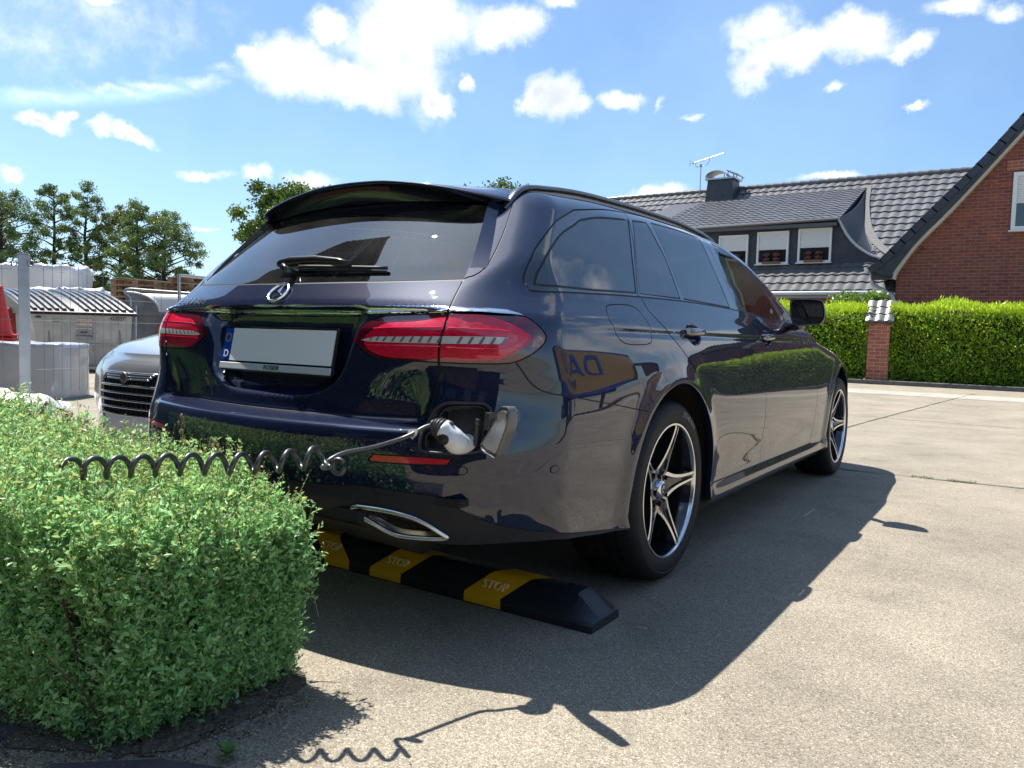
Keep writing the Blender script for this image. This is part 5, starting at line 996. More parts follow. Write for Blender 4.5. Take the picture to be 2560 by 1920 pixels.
sm_ = mat('slate_scale', (.040,.043,.052), rough=.42, var=.35, vscale=14.); 
mb = MB()
for j in range(len(rows)-1):
    for i in range(k-1):
        a, b, c, d = rows[j][i], rows[j][i+1], rows[j+1][i+1], rows[j+1][i]; nn_ = np.cross(b-a, d-a); nn_ /= np.linalg.norm(nn_)+1e-9
        if nn_[2] < 0: nn_ = -nn_
        up_ = .022; mb.add([a, b+nn_*up_, c+nn_*up_, d], [(0, 1, 2, 3)]); mb.add([b+nn_*up_, b, c, c+nn_*up_], [(0, 1, 2, 3)])
mb.build('dormer_cheek', sm_, h1)
mb = MB(); mb.tube(cf1+np.array([.02, -.06, .03]), .045, 8); mb.build('curved_flashing', zinc, h1, smooth=True)
mb = MB(); V = []
for p in cb1: V += [p+np.array([-.10, 0, .05]), p+np.array([.16, 0, .07])]
mb.add(V, [(2*i, 2*i+1, 2*i+3, 2*i+2) for i in range(len(cb1)-1)]); mb.build('valley_flashing', lead_, h1, smooth=True)
def window(parent, x0, x1, z0, z1, y, shut, fw_=.06):
    mb = MB(); w_ = x1-x0; h = z1-z0; mb.box(((x0+x1)/2, y-.02, z1-fw_/2), (w_, .10, fw_)); mb.box(((x0+x1)/2, y-.02, z0+fw_/2), (w_, .10, fw_)); mb.box((x0+fw_/2, y-.02, (z0+z1)/2), (fw_, .10, h-2*fw_)); mb.box((x1-fw_/2, y-.02, (z0+z1)/2), (fw_, .10, h-2*fw_)); mb.box(((x0+x1)/2, y-.07, z0-.02), (w_+.08, .16, .03)); f = mb.build('window', whitep, parent)
    mb = MB(); mb.box(((x0+x1)/2, y+.01, (z0+z1)/2), (w_-2*fw_, .02, h-2*fw_)); mb.build('pane', pane, f)
    if shut < z1:
        mb = MB(); n_ = int((z1-fw_-shut)/.055)
        for i in range(n_): mb.box(((x0+x1)/2, y-.035, shut+.027+i*.055), (w_-2*fw_+.002, .016, .047), bev=.005)
        mb.box(((x0+x1)/2, y-.025, (shut+z1-fw_)/2), (w_-2*fw_, .008, z1-fw_-shut)); mb.build('roller_shutter', mat('shutter_white', (.68,.68,.67), rough=.5), f)
    return f
brownp = mat('dried_bloom', (.10,.032,.020), rough=.8, var=.4, vscale=30)
for i, (x0, x1, z0, z1) in enumerate(((-6.98,-6.0,3.40,4.38),(-5.71,-4.71,3.40,4.44),(-4.42,-3.42,3.42,4.48))):
    window(h1, x0, x1, z0, z1, 24.18, z0+.46)
    xc = (x0+x1)/2; fb = thing('flower_box', ['brown planter partly hidden by the car roof, on the leftmost dormer window sill', 'brown planter with dried round blooms on the middle dormer window sill', 'brown planter with dried round blooms on the dormer window sill nearest the brick gable'][i], 'planter', (xc, 24.06, z0), 'planters on the dormer window sills')
    mb = MB(); mb.box((xc, 24.05, z0+.035), (.56, .13, .08), bev=.01); mb.build('planter', mat('planter_brown', (.16,.10,.06), rough=.8), fb)
    mb = MB()
    for sx in (-.14, .14):
        for dz_ in (.15, .29): mb.ell((xc+sx, 24.05, z0+dz_), (.095, .06, .062), 12, 8); mb.ell((xc+sx*1.75, 24.06, z0+dz_-.01), (.035, .03, .04), 8, 6)
    mb.build('dried_flowers', brownp, fb, smooth=True)
# chimney and aerial
mb = MB(); c0, c1 = (-8.93, -7.76), (-8.82, -7.86); V = [(c0[0],27.75,5.7),(c0[1],27.75,5.7),(c0[1],28.75,5.7),(c0[0],28.75,5.7),(c1[0],27.85,7.02),(c1[1],27.85,7.02),(c1[1],28.65,7.02),(c1[0],28.65,7.02)]
mb.add(V, [(0,1,5,4),(1,2,6,5),(2,3,7,6),(3,0,4,7),(4,5,6,7)]); ch = mb.build('chimney', slate, h1)
mb = MB(); mb.box((-8.34, 28.25, 7.05), (1.14, .96, .06)); mb.build('chimney_slab', zinc, ch)
mb = MB(); V = []
for yy in (27.85, 28.6):
    for a_ in np.linspace(0, math.pi, 13): V.append((-8.52-.36*math.cos(a_)*1.15, yy, 7.14+.24*math.sin(a_)))
mb.add(V, [(i, i+1, i+14, i+13) for i in range(12)]); 
V = [(-8.10,27.8,7.36),(-8.10,28.65,7.36),(-7.66,28.65,7.17),(-7.66,27.8,7.17)]; mb.add(V+[(p[0], p[1], p[2]-.03) for p in V], [(0,1,2,3),(7,6,5,4),(0,3,7,4),(1,0,4,5),(2,1,5,6),(3,2,6,7)])
for x, z in ((-8.85,7.2),(-8.2,7.2),(-8.06,7.3),(-7.72,7.2)): mb.box((x, 27.9, (z+7.07)/2), (.03, .03, z-7.05)); mb.box((x, 28.55, (z+7.07)/2), (.03, .03, z-7.05))
mb.build('chimney_cowl', mat('cowl_metal', (.30,.29,.27), rough=.4, metal=.7), ch, smooth=False)
mb = MB(); mb.prism([(27.3,slz(27.3)+.03),(27.75,slz(27.75)+.04),(27.75,slz(27.75)+.14)], 0, -9.0, -7.6); mb.build('chimney_flashing', lead_, ch)
am = mat('aerial_metal', (.30,.33,.34), rough=.4, metal=.7); mb = MB(); mb.tube([(-9.29,28.3,6.5),(-9.29,28.3,7.72)], .018, 6); mb.tube(crv([(-9.50,28.3,7.89),(-9.50,28.3,7.72),(-9.42,28.3,7.67),(-9.2,28.3,7.68),(-9.04,28.3,7.74),(-8.97,28.3,7.84),(-8.96,28.3,7.97)], k=4), .012, 5)
mb.tube([(-9.70,28.3,7.83),(-8.40,28.3,8.11)], .012, 5); mb.box((-9.62,28.3,7.84), (.08, .06, .05)); mb.box((-9.29,28.3,7.72), (.07, .06, .09))
for i in range(15):
    t = i/14; x = -9.60+t*1.18; z = 7.85+t*.25; mb.tube([(x, 28.3-.13+.05*t, z), (x, 28.3+.13-.05*t, z)], .005, 4); mb.tube([(x, 28.3, z-.035), (x, 28.3, z+.035)], .006, 4)
mb.tube([(-9.76,28.3,7.72),(-9.70,28.3,7.83),(-9.76,28.3,7.98)], .010, 5); mb.tube([(-9.70,28.1,7.78),(-9.70,28.5,7.88)], .008, 4); mb.build('aerial', am, h1)
# ================================================================ brick gable house
h2 = thing('gabled_house', 'red brick house with a steep swept gable roof behind the right hedge', 'house', (2.6, 25, 0))
ou = crv([(-1.76,2.87),(-1.47,3.09),(-1.08,3.53),(-.48,4.20),(.63,5.40),(1.46,6.42),(2.6,7.81)], k=4); inn = crv([(-1.12,2.60),(-1.07,2.78),(-.90,3.07),(-.60,3.51),(.13,4.34),(1.48,6.01),(2.6,7.39)], k=4)
def mirx(P, c=2.6): Q = P.copy()[::-1]; Q[:, 0] = 2*c-Q[:, 0]; return Q
wall_p = np.concatenate([[(-1.10,0)], inn, mirx(inn)[1:], [(6.3,0)]])
mb = MB(); mb.prism([tuple(p) for p in wall_p], 1, 21.0, 21.3); mb.box((-1.0, 25.6, 1.3), (.2, 8.6, 2.6)); mb.box((6.2, 25.6, 1.3), (.2, 8.6, 2.6)); mb.box((2.6, 30, 1.3), (7.4, .2, 2.6)); mb.build('wall', brick, h2)
mid = inn*.84+ou*.16
def band(o_, i_, y0, y1, name, m):
    mb = MB()
    for A_, B_ in ((o_, i_), (mirx(o_), mirx(i_))):
        n_ = len(A_); V = [(p[0], y0, p[1]) for p in A_]+[(p[0], y0, p[1]) for p in B_]+[(p[0], y1, p[1]) for p in A_]+[(p[0], y1, p[1]) for p in B_]
        mb.add(V, [(i, i+1, n_+i+1, n_+i) for i in range(n_-1)]+[(n_+i, n_+i+1, 3*n_+i+1, 3*n_+i) for i in range(n_-1)]+[(i+1, i, 2*n_+i, 2*n_+i+1) for i in range(n_-1)]+[(0, n_, 3*n_, 2*n_)])
    return mb.build(name, m, h2)
band(ou-np.array([0, .02]), mid, 20.72, 21.02, 'verge_board', slate); band(mid-np.array([0, .001]), inn-np.array([0, .01]), 20.78, 21.05, 'verge_soffit', soff)
mb = MB()     # slate hung pieces up the verge
L_ = np.concatenate([[0], np.cumsum(np.linalg.norm(np.diff(ou, axis=0), axis=1))]); tt = np.arange(0, L_[-1]-.35, .34)
for t in tt:
    a = np.array([np.interp(t, L_, ou[:, 0]), np.interp(t, L_, ou[:, 1])]); b = np.array([np.interp(t+.37, L_, ou[:, 0]), np.interp(t+.37, L_, ou[:, 1])]); d = (b-a)/np.linalg.norm(b-a); nn_ = np.array([-d[1], d[0]]); 
    for (s0, s1, th, yy) in ((-.15, .03, .02, 20.70),):
        q = [a+nn_*(s1+.010), b+nn_*s1, b+nn_*s0, a+nn_*s0]; V = [(p[0], yy, p[1]) for p in q]+[(p[0], yy+.16, p[1]) for p in q]; mb.add(V, [(0,1,2,3),(7,6,5,4),(0,4,5,1),(1,5,6,2),(2,6,7,3),(3,7,4,0)])
mb.build('verge_tiles', mat('verge_slate', (.036,.040,.052), rough=.35, var=.2, vscale=5), h2)
def roof_fn(side):
    P_ = ou if side < 0 else mirx(ou)[::-1]
    def f(u, v, h):
        t = v*.34; x = np.interp(t, L_, P_[:, 0]); z = np.interp(t, L_, P_[:, 1]); x2 = np.interp(t+.05, L_, P_[:, 0]); z2 = np.interp(t+.05, L_, P_[:, 1]); d = np.array([x2-x, z2-z]); d /= np.linalg.norm(d)+1e-9; nn_ = np.array([-d[1], d[0]])*(1 if side < 0 else -1)
        return np.array([x+nn_[0]*(h+.02), 20.8+u*.3, z+nn_[1]*(h+.02)])
    return f
nvt = int((L_[-1]-.1)/.34)
tiles('roof', roof_fn(-1), 32, nvt, tile, h2); tiles('roof', roof_fn(1), 32, nvt, tile, h2)
mb = MB(); mb.box((-1.42, 20.95, 2.72), (.55, .35, .22), bev=.03); mb.build('eave_box', slate, h2)
mb = MB(); mb.tube([(-1.72, 20.8, 2.80), (-1.72, 30, 2.80)], .07, 10); mb.tube(crv([(-1.70,20.95,2.75),(-1.68,20.95,2.55),(-1.60,20.95,2.45),(-1.22,20.95,2.22),(-1.16,20.95,2.10),(-1.16,20.95,1.9),(-1.16,20.95,0)], k=4), .05, 10); mb.build('downpipe', zinc, h2, smooth=True, auto=40)
window(h2, 1.33, 2.5, 3.74, 5.12, 20.98, 4.38, .09); window(h2, 2.9, 4.0, 3.74, 5.12, 20.98, 4.6, .09); window(h2, 2.6, 4.6, 1.0, 2.5, 20.98, 2.2, .08)
mb = MB(); mb.box((1.93, 20.985, 5.30), (1.5, .03, .25)); mb.build('soldier_course', brick2, h2)
mb = MB(); mb.box((1.60, 21.0+.015-.022, 4.08), (.16, .004, .52)); mb.build('curtain', mat('curtain_white', (.4,.4,.42), rough=.8), h2)
# shrub behind the hedge
def crown(rng, clumps, per, leaf, cols, name, root, m, squash=.8):
    C, S = [], []
    for c, r in clumps:
        q = rng.normal(size=(per, 3)); q /= np.linalg.norm(q, axis=1)[:, None]; q *= (rng.random((per, 1))**.6)*rng.uniform(.7, 1.15, (per, 1))*np.array([r, r, r*squash]); C.append(np.array(c)+q)
    C = np.concatenate(C); k = len(C); D = rng.normal(size=(k, 3))+np.array([0, 0, -.1]); V, Fq = leaves(C, D, rng.uniform(.7, 1.2, k)*leaf, rng.uniform(.45, .7, k)*leaf, rng)
    g = np.repeat(rng.random((len(clumps), 1)), per, 0)*.6+rng.random((k, 1))*.4; col = np.array(cols[0])*(1-g)+np.array(cols[1])*g
    return mesh_obj(name, V, Fq, m, root, tint=np.repeat(col, 4, 0), smooth=False)
tleaf = mat('tree_leaf', (.06,.1,.02), rough=.5, attr=True, subcol=.25); bark = mat('bark', (.045,.037,.030), rough=.9, var=.3, vscale=5, bump=.5, bscale=20)
rng = np.random.default_rng(31); rt = thing('garden_shrub', 'light green shrub with drooping leaves behind the left hedge', 'shrub', (-1.75, 20.0, 0))
crown(rng, [((-1.75+rng.normal()*.45, 20+rng.normal()*.25, 1.85+rng.uniform(-.5, .28)), .28) for _ in range(16)], 150, .10, ((.09,.17,.03),(.24,.36,.05)), 'foliage', rt, mat('hedge_leaf', (0,0,0))); mb = MB()
for i in range(5): mb.tube([(-1.75, 20, 0), (-1.75+(i-2)*.12, 20, 1.0), (-1.75+(i-2)*.3, 20+.1*(i % 2), 1.8)], [.04, .03, .015], 6)
mb.build('stems', bark, rt)
# ================================================================ trees
def tree(x, y, h, w_, seed, label, group=None, base=0., open_=1., per=150, cs=.15, leaf=.22, cols=((.045,.085,.016),(.12,.175,.035)), kind='broadleaf_tree', start=.28):
    rng = np.random.default_rng(seed); root = thing(kind, label, 'tree', (x, y, 0), group); mb = MB(); mb.tube([(x, y, 0), (x+rng.normal()*.1, y, h*.35), (x+rng.normal()*.2, y, h*.7), (x+rng.normal()*.2, y, h*.97)], [w_*.035+.06, w_*.03+.03, w_*.015+.03, .02], 8); cl = []
    nb = int(40*open_)
    for i in range(nb):
        t = start+(1-start)*(i+rng.random())/nb; z = h*t; a_ = i*2.4+rng.normal()*.3; prof_ = math.sin(math.pi*min(1, max(.05, (t-start+.12)/(1.14-start))))**.6; r = w_/2*prof_*rng.uniform(.6, 1.05); e = np.array([x+r*math.cos(a_), y+r*math.sin(a_), z+r*.35*rng.uniform(.2, 1)]); mid_ = np.array([x+r*.4*math.cos(a_), y+r*.4*math.sin(a_), z+.05*r])
        mb.tube([(x, y, z-r*.15), mid_, e], [.05+.012*w_*(1-t), .035, .012], 5, cap=False); s = w_*cs*rng.uniform(.7, 1.25)
        cl.append((e, s)); cl.append((mid_*.35+e*.65+rng.normal(size=3)*s*.3, s*.9)); cl.append((e+rng.normal(size=3)*s*.55, s*.6))
    cl.append(((x, y, h), w_*.09)); mb.build('trunk', bark, root, smooth=True); crown(rng, cl, per, leaf, cols, 'crown', root, tleaf, .75)
def at(lat, dep): return (2.004+.8322*lat-.5545*dep, -1.5685+.5545*lat+.8322*dep)
TG = 'trees beyond the yard'
for i, (lat, dep, h, w_, op_, lb) in enumerate(((-28.6,44,7.9,4.6,1.1,'leftmost tree beyond the yard, cut by the photo edge'),(-26.9,46,8.7,3.2,.8,'slender dark stemmed tree second from the left beyond the yard'),(-25.0,46,8.6,3.2,.7,'tallest thin tree in the middle of the far row'),(-23.6,47,7.5,3.6,.8,'lower yellowish tree in the middle of the far row'),(-21.6,45,7.6,3.4,.9,'tree second from the right end of the far row'),(-20.0,45,6.9,4.0,1.1,'broad dark tree at the right end of the far row'))):
    x, y = at(lat, dep); tree(x, y, h, w_, 40+i, lb, TG, open_=op_*1.25, per=125, cs=.125, leaf=.125, cols=((.085,.15,.045),(.22,.30,.09)) if i != 3 else ((.09,.12,.02),(.24,.25,.05)), start=.14)
x, y = at(-11.2, 40); tree(x, y, 7.5, 4.9, 60, 'round green tree directly behind the car left of its rear window', None, open_=2.2, per=300, cs=.165, leaf=.20, cols=((.055,.11,.015),(.16,.24,.035)), kind='round_tree', start=.2)
x, y = at(-1.2, 35); tree(x, y, 7.0, 4.6, 61, 'tree whose top twigs just show above the car roof', None, open_=1.2, per=140, leaf=.16, cols=((.05,.09,.02),(.13,.19,.04)), kind='round_tree', start=.3)
# ================================================================ yard on the left: frame with bearings turned to face the car park
RZ = CH      # yard objects are turned square to this bearing
def fr(lat, dep, z=0.): x, y = at(lat, dep); return np.array([x, y, z])
AXY = [np.array([.8322, .5545, 0]), np.array([-.5545, .8322, 0]), np.array([0, 0, 1.])]
def ybox(mb, lat, dep, z, w_, d_, h, bev=0., turn=0.):
    c_, s_ = math.cos(turn), math.sin(turn); A = [AXY[0]*c_+AXY[1]*s_, -AXY[0]*s_+AXY[1]*c_, AXY[2]]; mb.box(fr(lat, dep, z), (w_, d_, h), axes=A, bev=bev)
galv = mat('galvanised', (.46,.49,.52), rough=.5, metal=.1, var=.18, vscale=5., bump=.06, bscale=30, vdet=9)
# steel post and mobile fence panels
ps = thing('fence_post', 'square galvanised steel post with ring hooks at the left, in front of the waste container', 'post', tuple(fr(-5.30, 8.5)))
mb = MB(); ybox(mb, -5.30, 8.5, .81, .105, .105, 1.62, .006, .5); ybox(mb, -5.30, 8.5, 1.627, .115, .115, .012, 0, .5); mb.build('post_shaft', galv, ps)
mb = MB()
for lat in (-5.385, -5.205): c = fr(lat, 8.47, 1.525); mb.tube([c+AXY[0]*.032*math.cos(a_)+AXY[2]*.032*math.sin(a_) for a_ in np.linspace(0, 2*math.pi, 14, endpoint=False)], .007, 6, closed=True)
mb.build('ring_hook', zinc, ps, smooth=True)
def fence(a, b, z0, z1, label, first_up=False):
    A_ = fr(*a); B_ = fr(*b); L0 = np.linalg.norm(B_-A_); d = (B_-A_)/L0; root = thing('wire_fence', label, 'fence', tuple((A_+B_)/2), 'mobile wire fence panels')
    mb = MB(); mb.tube([A_+[0, 0, z1], B_+[0, 0, z1]], .020, 8); mb.tube([B_+[0, 0, z1+.02], B_+[0, 0, z0]], .02, 8); mb.tube([A_+[0, 0, z0+.05], B_+[0, 0, z0+.05]], .012, 8)
    if first_up: mb.tube([A_+[0, 0, z1+.02], A_+[0, 0, z0]], .02, 8); mb.build('fence_frame', zinc, root, smooth=True, auto=40)
    mb = MB(); 
    for i in range(1, int(L0/.105)): p = A_+d*i*.105; mb.tube([p+[0, 0, z0+.05], p+[0, 0, z1]], .0022, 3, cap=False)
    for z in np.arange(z0+.3, z1, .27): mb.tube([A_+[0, 0, z], B_+[0, 0, z]], .0026, 3, cap=False)
    mb.build('wire_mesh', mat('wire', (.20,.21,.22), rough=.5, metal=.5), root)
fence((-5.20, 8.52), (-4.45, 10.2), .08, 1.56, 'wire fence panel in front of the grey waste container'); fence((-4.38, 10.28), (-3.2, 12.9), .08, 1.56, 'wire fence panel vanishing behind the car tail', True); fence((-5.40, 8.45), (-6.6, 5.8), .08, 1.53, 'wire fence panel left of the square post, cut by the photo edge')
# wrapped pallets and film
film = mat('film_grey', (.40,.42,.45), rough=.22, coat=.6, bump=.5, bscale=3.5, var=.12, vscale=2); filmw = mat('film_white', (.66,.66,.66), rough=.3, coat=.4, bump=.9, bscale=6, trans=0)
def wrapped(lat, dep, w_, d_, z0, h, m, name, label, cat, turn=0., amp=.03, seed=1):
    rng = np.random.default_rng(seed); n = 14; c_, s_ = math.cos(turn), math.sin(turn); A = AXY[0]*c_+AXY[1]*s_; B = -AXY[0]*s_+AXY[1]*c_; V = []; rows = 12; m_ = 4*n
    for j in range(rows+4):
        for i in range(m_):
            k, t = divmod(i, n); t = t/n*2-1; p = [(t, -1), (1, t), (-t, 1), (-1, -t)][k]; p = np.array(p, float); e = 9; r = (abs(p[0])**e+abs(p[1])**e)**(1/e); p = p/r
            if j < rows: z = h*j/(rows-1); s = 1.
            else: z = h+[.01, .016, .012, .0][j-rows]*1.; s = [.93, .7, .4, .02][j-rows]
            q = amp*(math.sin(z*9+i*.5+seed)*.3+math.sin(i*1.3+seed)*.25+rng.normal()*.22); V.append(fr(lat, dep, z0)+A*(p[0]*w_/2*s)*(1+q)+B*(p[1]*d_/2*s)*(1+q)+AXY[2]*(z+(q*w_*.7 if j >= rows-1 else 0)))
    o = mesh_obj(name, V, [(j*m_+i, j*m_+(i+1) % m_, (j+1)*m_+(i+1) % m_, (j+1)*m_+i) for j in range(rows+3) for i in range(m_)], m); tag(o, label, cat); return o
wrapped(-5.82, 9.55, 1.02, .7, .0, .64, film, 'wrapped_pallet', 'low block wrapped in grey plastic film right of the steel post', 'wrapped pallet', 0, .02, 1)
wrapped(-7.0, 9.4, 1.25, .7, .0, .62, film, 'wrapped_pallet', 'low block wrapped in grey plastic film left of the steel post', 'wrapped pallet', .12, .02, 2)
wrapped(-11.05, 18.4, 1.9, 1.1, .9, 1.28, filmw, 'bulk_bag', 'big white wrapped bulk bag behind the waste container, at the left edge', 'bulk bag', .05, .06, 3)
wrapped(-9.9, 17.4, 1.5, 1., .4, 1.22, filmw, 'bulk_bag', 'lower white wrapped sack just showing over the waste container lid', 'bulk bag', 0, .08, 4)
rng = np.random.default_rng(9); mb = MB(); g = 18; V = []
for i in range(g):
    for j in range(g):
        u, v = i/(g-1), j/(g-1); s = math.sin(math.pi*u)*math.sin(math.pi*v); V.append(fr(-5.15+1.15*(u-.5), 7.8+.8*(v-.5), .01+.17*s**.35*(1+.3*math.sin(9*u+5*v)*math.sin(14*v+3*u)))+rng.normal(size=3)*.012)
mb.add(V, [(i*g+j, (i+1)*g+j, (i+1)*g+j+1, i*g+j+1) for i in range(g-1) for j in range(g-1)]); tag(mb.build('plastic_sheet', filmw, None, smooth=True), 'crumpled heap of white plastic film on the ground beside the bush', 'plastic sheet')
# traffic cones
redp = mat('cone_red', (.62,.030,.018), rough=.4)
def cones(lat, dep, z0, n, label, tall=.62, group=None):
    root = thing('cone_stack', label, 'traffic cones', tuple(fr(lat, dep, z0)), group)
    for i in range(n):
        mb = MB(); c = fr(lat, dep, z0+i*.05); ybox(mb, lat, dep, z0+i*.05+.012, .38, .38, .024, .006, .1*i); mb.lathe([(.15, .024), (.135, .05), (.03, tall), (.022, tall+.005), (.0, tall+.005)], tuple(c), 'z', 20); mb.build('cone', redp, root, smooth=True, auto=40)
cones(-7.06, 10.8, .50, 5, 'stack of red traffic cones at the left edge, behind the wrapped block', .68); mb = MB(); ybox(mb, -7.06, 10.8, .25, .9, .8, .5, .02); tag(mb.build('crate', mat('crate_grey', (.2,.2,.2), rough=.7), None), 'grey crate under the stack of red traffic cones', 'crate')
for i, (lat, lb) in enumerate(((-9.52, 'leftmost of three red cone tips showing over the container lid'), (-9.38, 'middle of three red cone tips showing over the container lid'), (-8.98, 'rightmost of three red cone tips showing over the container lid'))): cones(lat, 16.9, .98, 1, lb, .57, 'red cones behind the waste container')
# waste container
bn = thing('waste_container', 'galvanised waste container with a ribbed black lid and a grey notice on its front', 'waste container', tuple(fr(-7.98, 15.1)))
mb = MB(); bx_ = lambda lat, dep, z: fr(lat, dep, z)
V = [bx_(-8.80,14.62,.14),bx_(-7.16,14.62,.14),bx_(-8.5,15.6,.14),bx_(-10.2,15.6,.14),bx_(-8.93,14.5,1.06),bx_(-7.05,14.5,1.06),bx_(-8.45,15.7,1.06),bx_(-10.35,15.7,1.06)]; mb.add(V, [(0,1,5,4),(1,2,6,5),(2,3,7,6),(3,0,4,7),(3,2,1,0)]); mb.build('container_body', galv, bn)
mb = MB(); ybox(mb, -7.98, 14.5, 1.08, 2.02, .07, .05, .008); ybox(mb, -7.98, 14.55, .50, 1.80, .04, .03); ybox(mb, -7.98, 14.6, .085, 1.75, .10, .06, .01); ybox(mb, -7.3, 14.56, .78, .03, .05, .5); ybox(mb, -8.62, 14.56, .55, .025, .04, .8)
for lat in (-8.7, -7.25): mb.lathe([(.0, -.03), (.08, -.03), (.08, .03), (.0, .03)], tuple(fr(lat, 14.7, .08)), 'x', 14)
mb.build('rim_rail', zinc, bn)
lidm = mat('lid_black', (.028,.029,.033), rough=.33, var=.2, vscale=9)
def lid_pt(s, t, h=0.): return fr(-8.97+2.05*s-1.50*t, 14.42+1.3*t, 1.10+.42*math.sin(t*math.pi/2)+h)
mb = MB(); ns, nt_ = 2, 14; V = [lid_pt(i, j/nt_) for j in range(nt_+1) for i in (0, 1)]; mb.add(V, [(2*j, 2*j+1, 2*j+3, 2*j+2) for j in range(nt_)]); V2 = [lid_pt(0, 0), lid_pt(1, 0), lid_pt(1, 0, -.05), lid_pt(0, 0, -.05)]; mb.add(V2, [(3, 2, 1, 0)]); mb.add([lid_pt(1, j/nt_) for j in range(nt_+1)]+[fr(-8.4, 15.72, 1.06), fr(-6.92, 14.42, 1.06)], [tuple(range(nt_+3))]); mb.add([lid_pt(0, j/nt_) for j in range(nt_+1)]+[fr(-10.4, 15.72, 1.06), fr(-8.97, 14.42, 1.06)], [tuple(range(nt_+3))[::-1]]); ld = mb.build('lid', lidm, bn, smooth=False)
mb = MB()
for i in range(15):
    if i == 7: continue
    a_, b_ = (i+.16)/15, (i+.80)/15; V = []
    for j in range(1, nt_+1):
        t = (j-.5)/nt_; V += [lid_pt(a_, t, .002), lid_pt(a_+.006, t, .045), lid_pt(b_-.006, t, .045), lid_pt(b_, t, .002)]
    k = nt_; mb.add(V, [(4*j+q, 4*j+q+1, 4*j+q+5, 4*j+q+4) for j in range(k-1) for q in range(3)]+[(3, 2, 1, 0)])
mb.build('lid_ribs', mat('lid_rib', (.075,.077,.085), rough=.3, coat=.3), ld)
def sign(lat, z, w_, h, dep, m, name, parent): mb = MB(); ybox(mb, lat, dep, z, w_, .006, h); return mb.build(name, m, parent)
dsg = lambda z: 14.5+.12*(1.06-z)/.92-.008
s1 = sign(-7.93, .925, .27, .12, dsg(.925)-.012, mat('sign_pale', (.66,.66,.66), rough=.4), 'maker_sign', bn); s2 = sign(-7.95, .70, .31, .24, dsg(.70)-.012, mat('sign_grey', (.34,.37,.42), rough=.4), 'notice', bn); s3 = sign(-7.93, .43, .23, .14, dsg(.43)-.014, mat('sticker_white', (.50,.51,.54), rough=.5), 'sticker', bn)
mb = MB(); put_text(mb, 'VEOLIA', fr(-7.90, dsg(.925)-.018, .925), AXY[0], AXY[2], .070, .001, .90); c = fr(-8.035, dsg(.925)-.018, .925); mb.tube([c+AXY[0]*.021*math.cos(a_)+AXY[2]*.021*math.sin(a_) for a_ in np.linspace(0, 2*math.pi, 16, endpoint=False)], .004, 4, closed=True); mb.ell(c, (.008, .008, .008), 8, 6); mb.build('red_lettering', mat('print_red', (.42,.03,.03), rough=.5), s1)
mb = MB(); put_text(mb, 'Abfall', fr(-7.95, dsg(.74)-.02, .735), AXY[0], AXY[2], .058, .001); put_text(mb, 'zur Verwertung', fr(-7.95, dsg(.68)-.02, .675), AXY[0], AXY[2], .047, .001); mb.build('notice_lettering', black, s2)
mb = MB(); q = [fr(-7.95-.155, dsg(.6)-.02, .582), fr(-7.95+.155, dsg(.6)-.02, .582), fr(-7.95+.155, dsg(.6)-.02, .655), fr(-7.98, dsg(.6)-.02, .622)]; mb.add(q, [(0, 1, 2, 3)]); q = [fr(-8.105, dsg(.8)-.02, .818), fr(-7.795, dsg(.8)-.02, .818), fr(-7.80, dsg(.8)-.02, .785), fr(-7.95, dsg(.8)-.02, .80), fr(-8.10, dsg(.8)-.02, .785)]; m2_ = MB(); m2_.add(q, [(4, 3, 2, 1, 0)]); mb.build('notice_swoosh', mat('sign_white', (.62,.62,.62), rough=.4), s2); m2_.build('notice_swoosh', MATS['sign_white'], s2)
mb = MB(); put_text(mb, '433037', fr(-7.32, dsg(1.0)-.014, .995), AXY[0], AXY[2], .095, .001); mb.build('container_number', mat('print_grey', (.05,.05,.055), rough=.5), bn)
mb = MB()
for i in range(9): ybox(mb, -8.50+i*.014, dsg(.93)-.013, .925, .006, .002, .055)
mb.build('barcode', mat('print_grey', (0,0,0)), bn); sign(-8.445, .925, .15, .085, dsg(.93)-.009, MATS['sign_pale'], 'barcode_sticker', bn); mb = MB(); ybox(mb, -8.78, dsg(1.0)-.012, 1.0, .10, .003, .03); mb.build('blue_sticker', mat('sticker_blue', (.02,.05,.25), rough=.5), bn)
# second container with domed white lid
b2 = thing('domed_container', 'grey container with a domed white lid and a tube bar, behind the car tail', 'waste container', tuple(fr(-6.6, 17.2)))
mb = MB(); ybox(mb, -6.75, 17.3, .62, 2.8, 1.3, 1.08, .02); ybox(mb, -6.75, 16.60, 1.15, 2.9, .12, .07, .01); ybox(mb, -7.3, 16.60, .62, .06, .08, .9); mb.build('container_body', mat('galv_dark', (.28,.30,.31), rough=.45, metal=.35, var=.25, vscale=4), b2)
arc = [(-8.12+.66*math.sin(a_), 16.55, 1.17+.40*math.cos(a_)) for a_ in np.linspace(-.15, math.pi/2, 15)]; k = len(arc)
mb = MB(); mb.add([fr(*p) for p in arc]+[fr(p[0]+3.4, p[1]+.9, p[2]) for p in arc], [(i, i+1, k+i+1, k+i) for i in range(k-1)]); mb.build('domed_lid', mat('lid_white', (.66,.67,.68), rough=.4, coat=.3), b2, smooth=True)
mb = MB(); mb.add([fr(p[0], p[1]-.005, p[2]) for p in arc]+[fr(-8.12, 16.545, 1.17)], [tuple(range(k+1))]); mb.build('lid_end', mat('galv_dark', (0,0,0)), b2)
mb = MB(); mb.tube([fr(p[0], p[1]-.01, p[2]+.012) for p in arc], .022, 8); mb.build('lid_edge', MATS['lid_white'], b2, smooth=True)
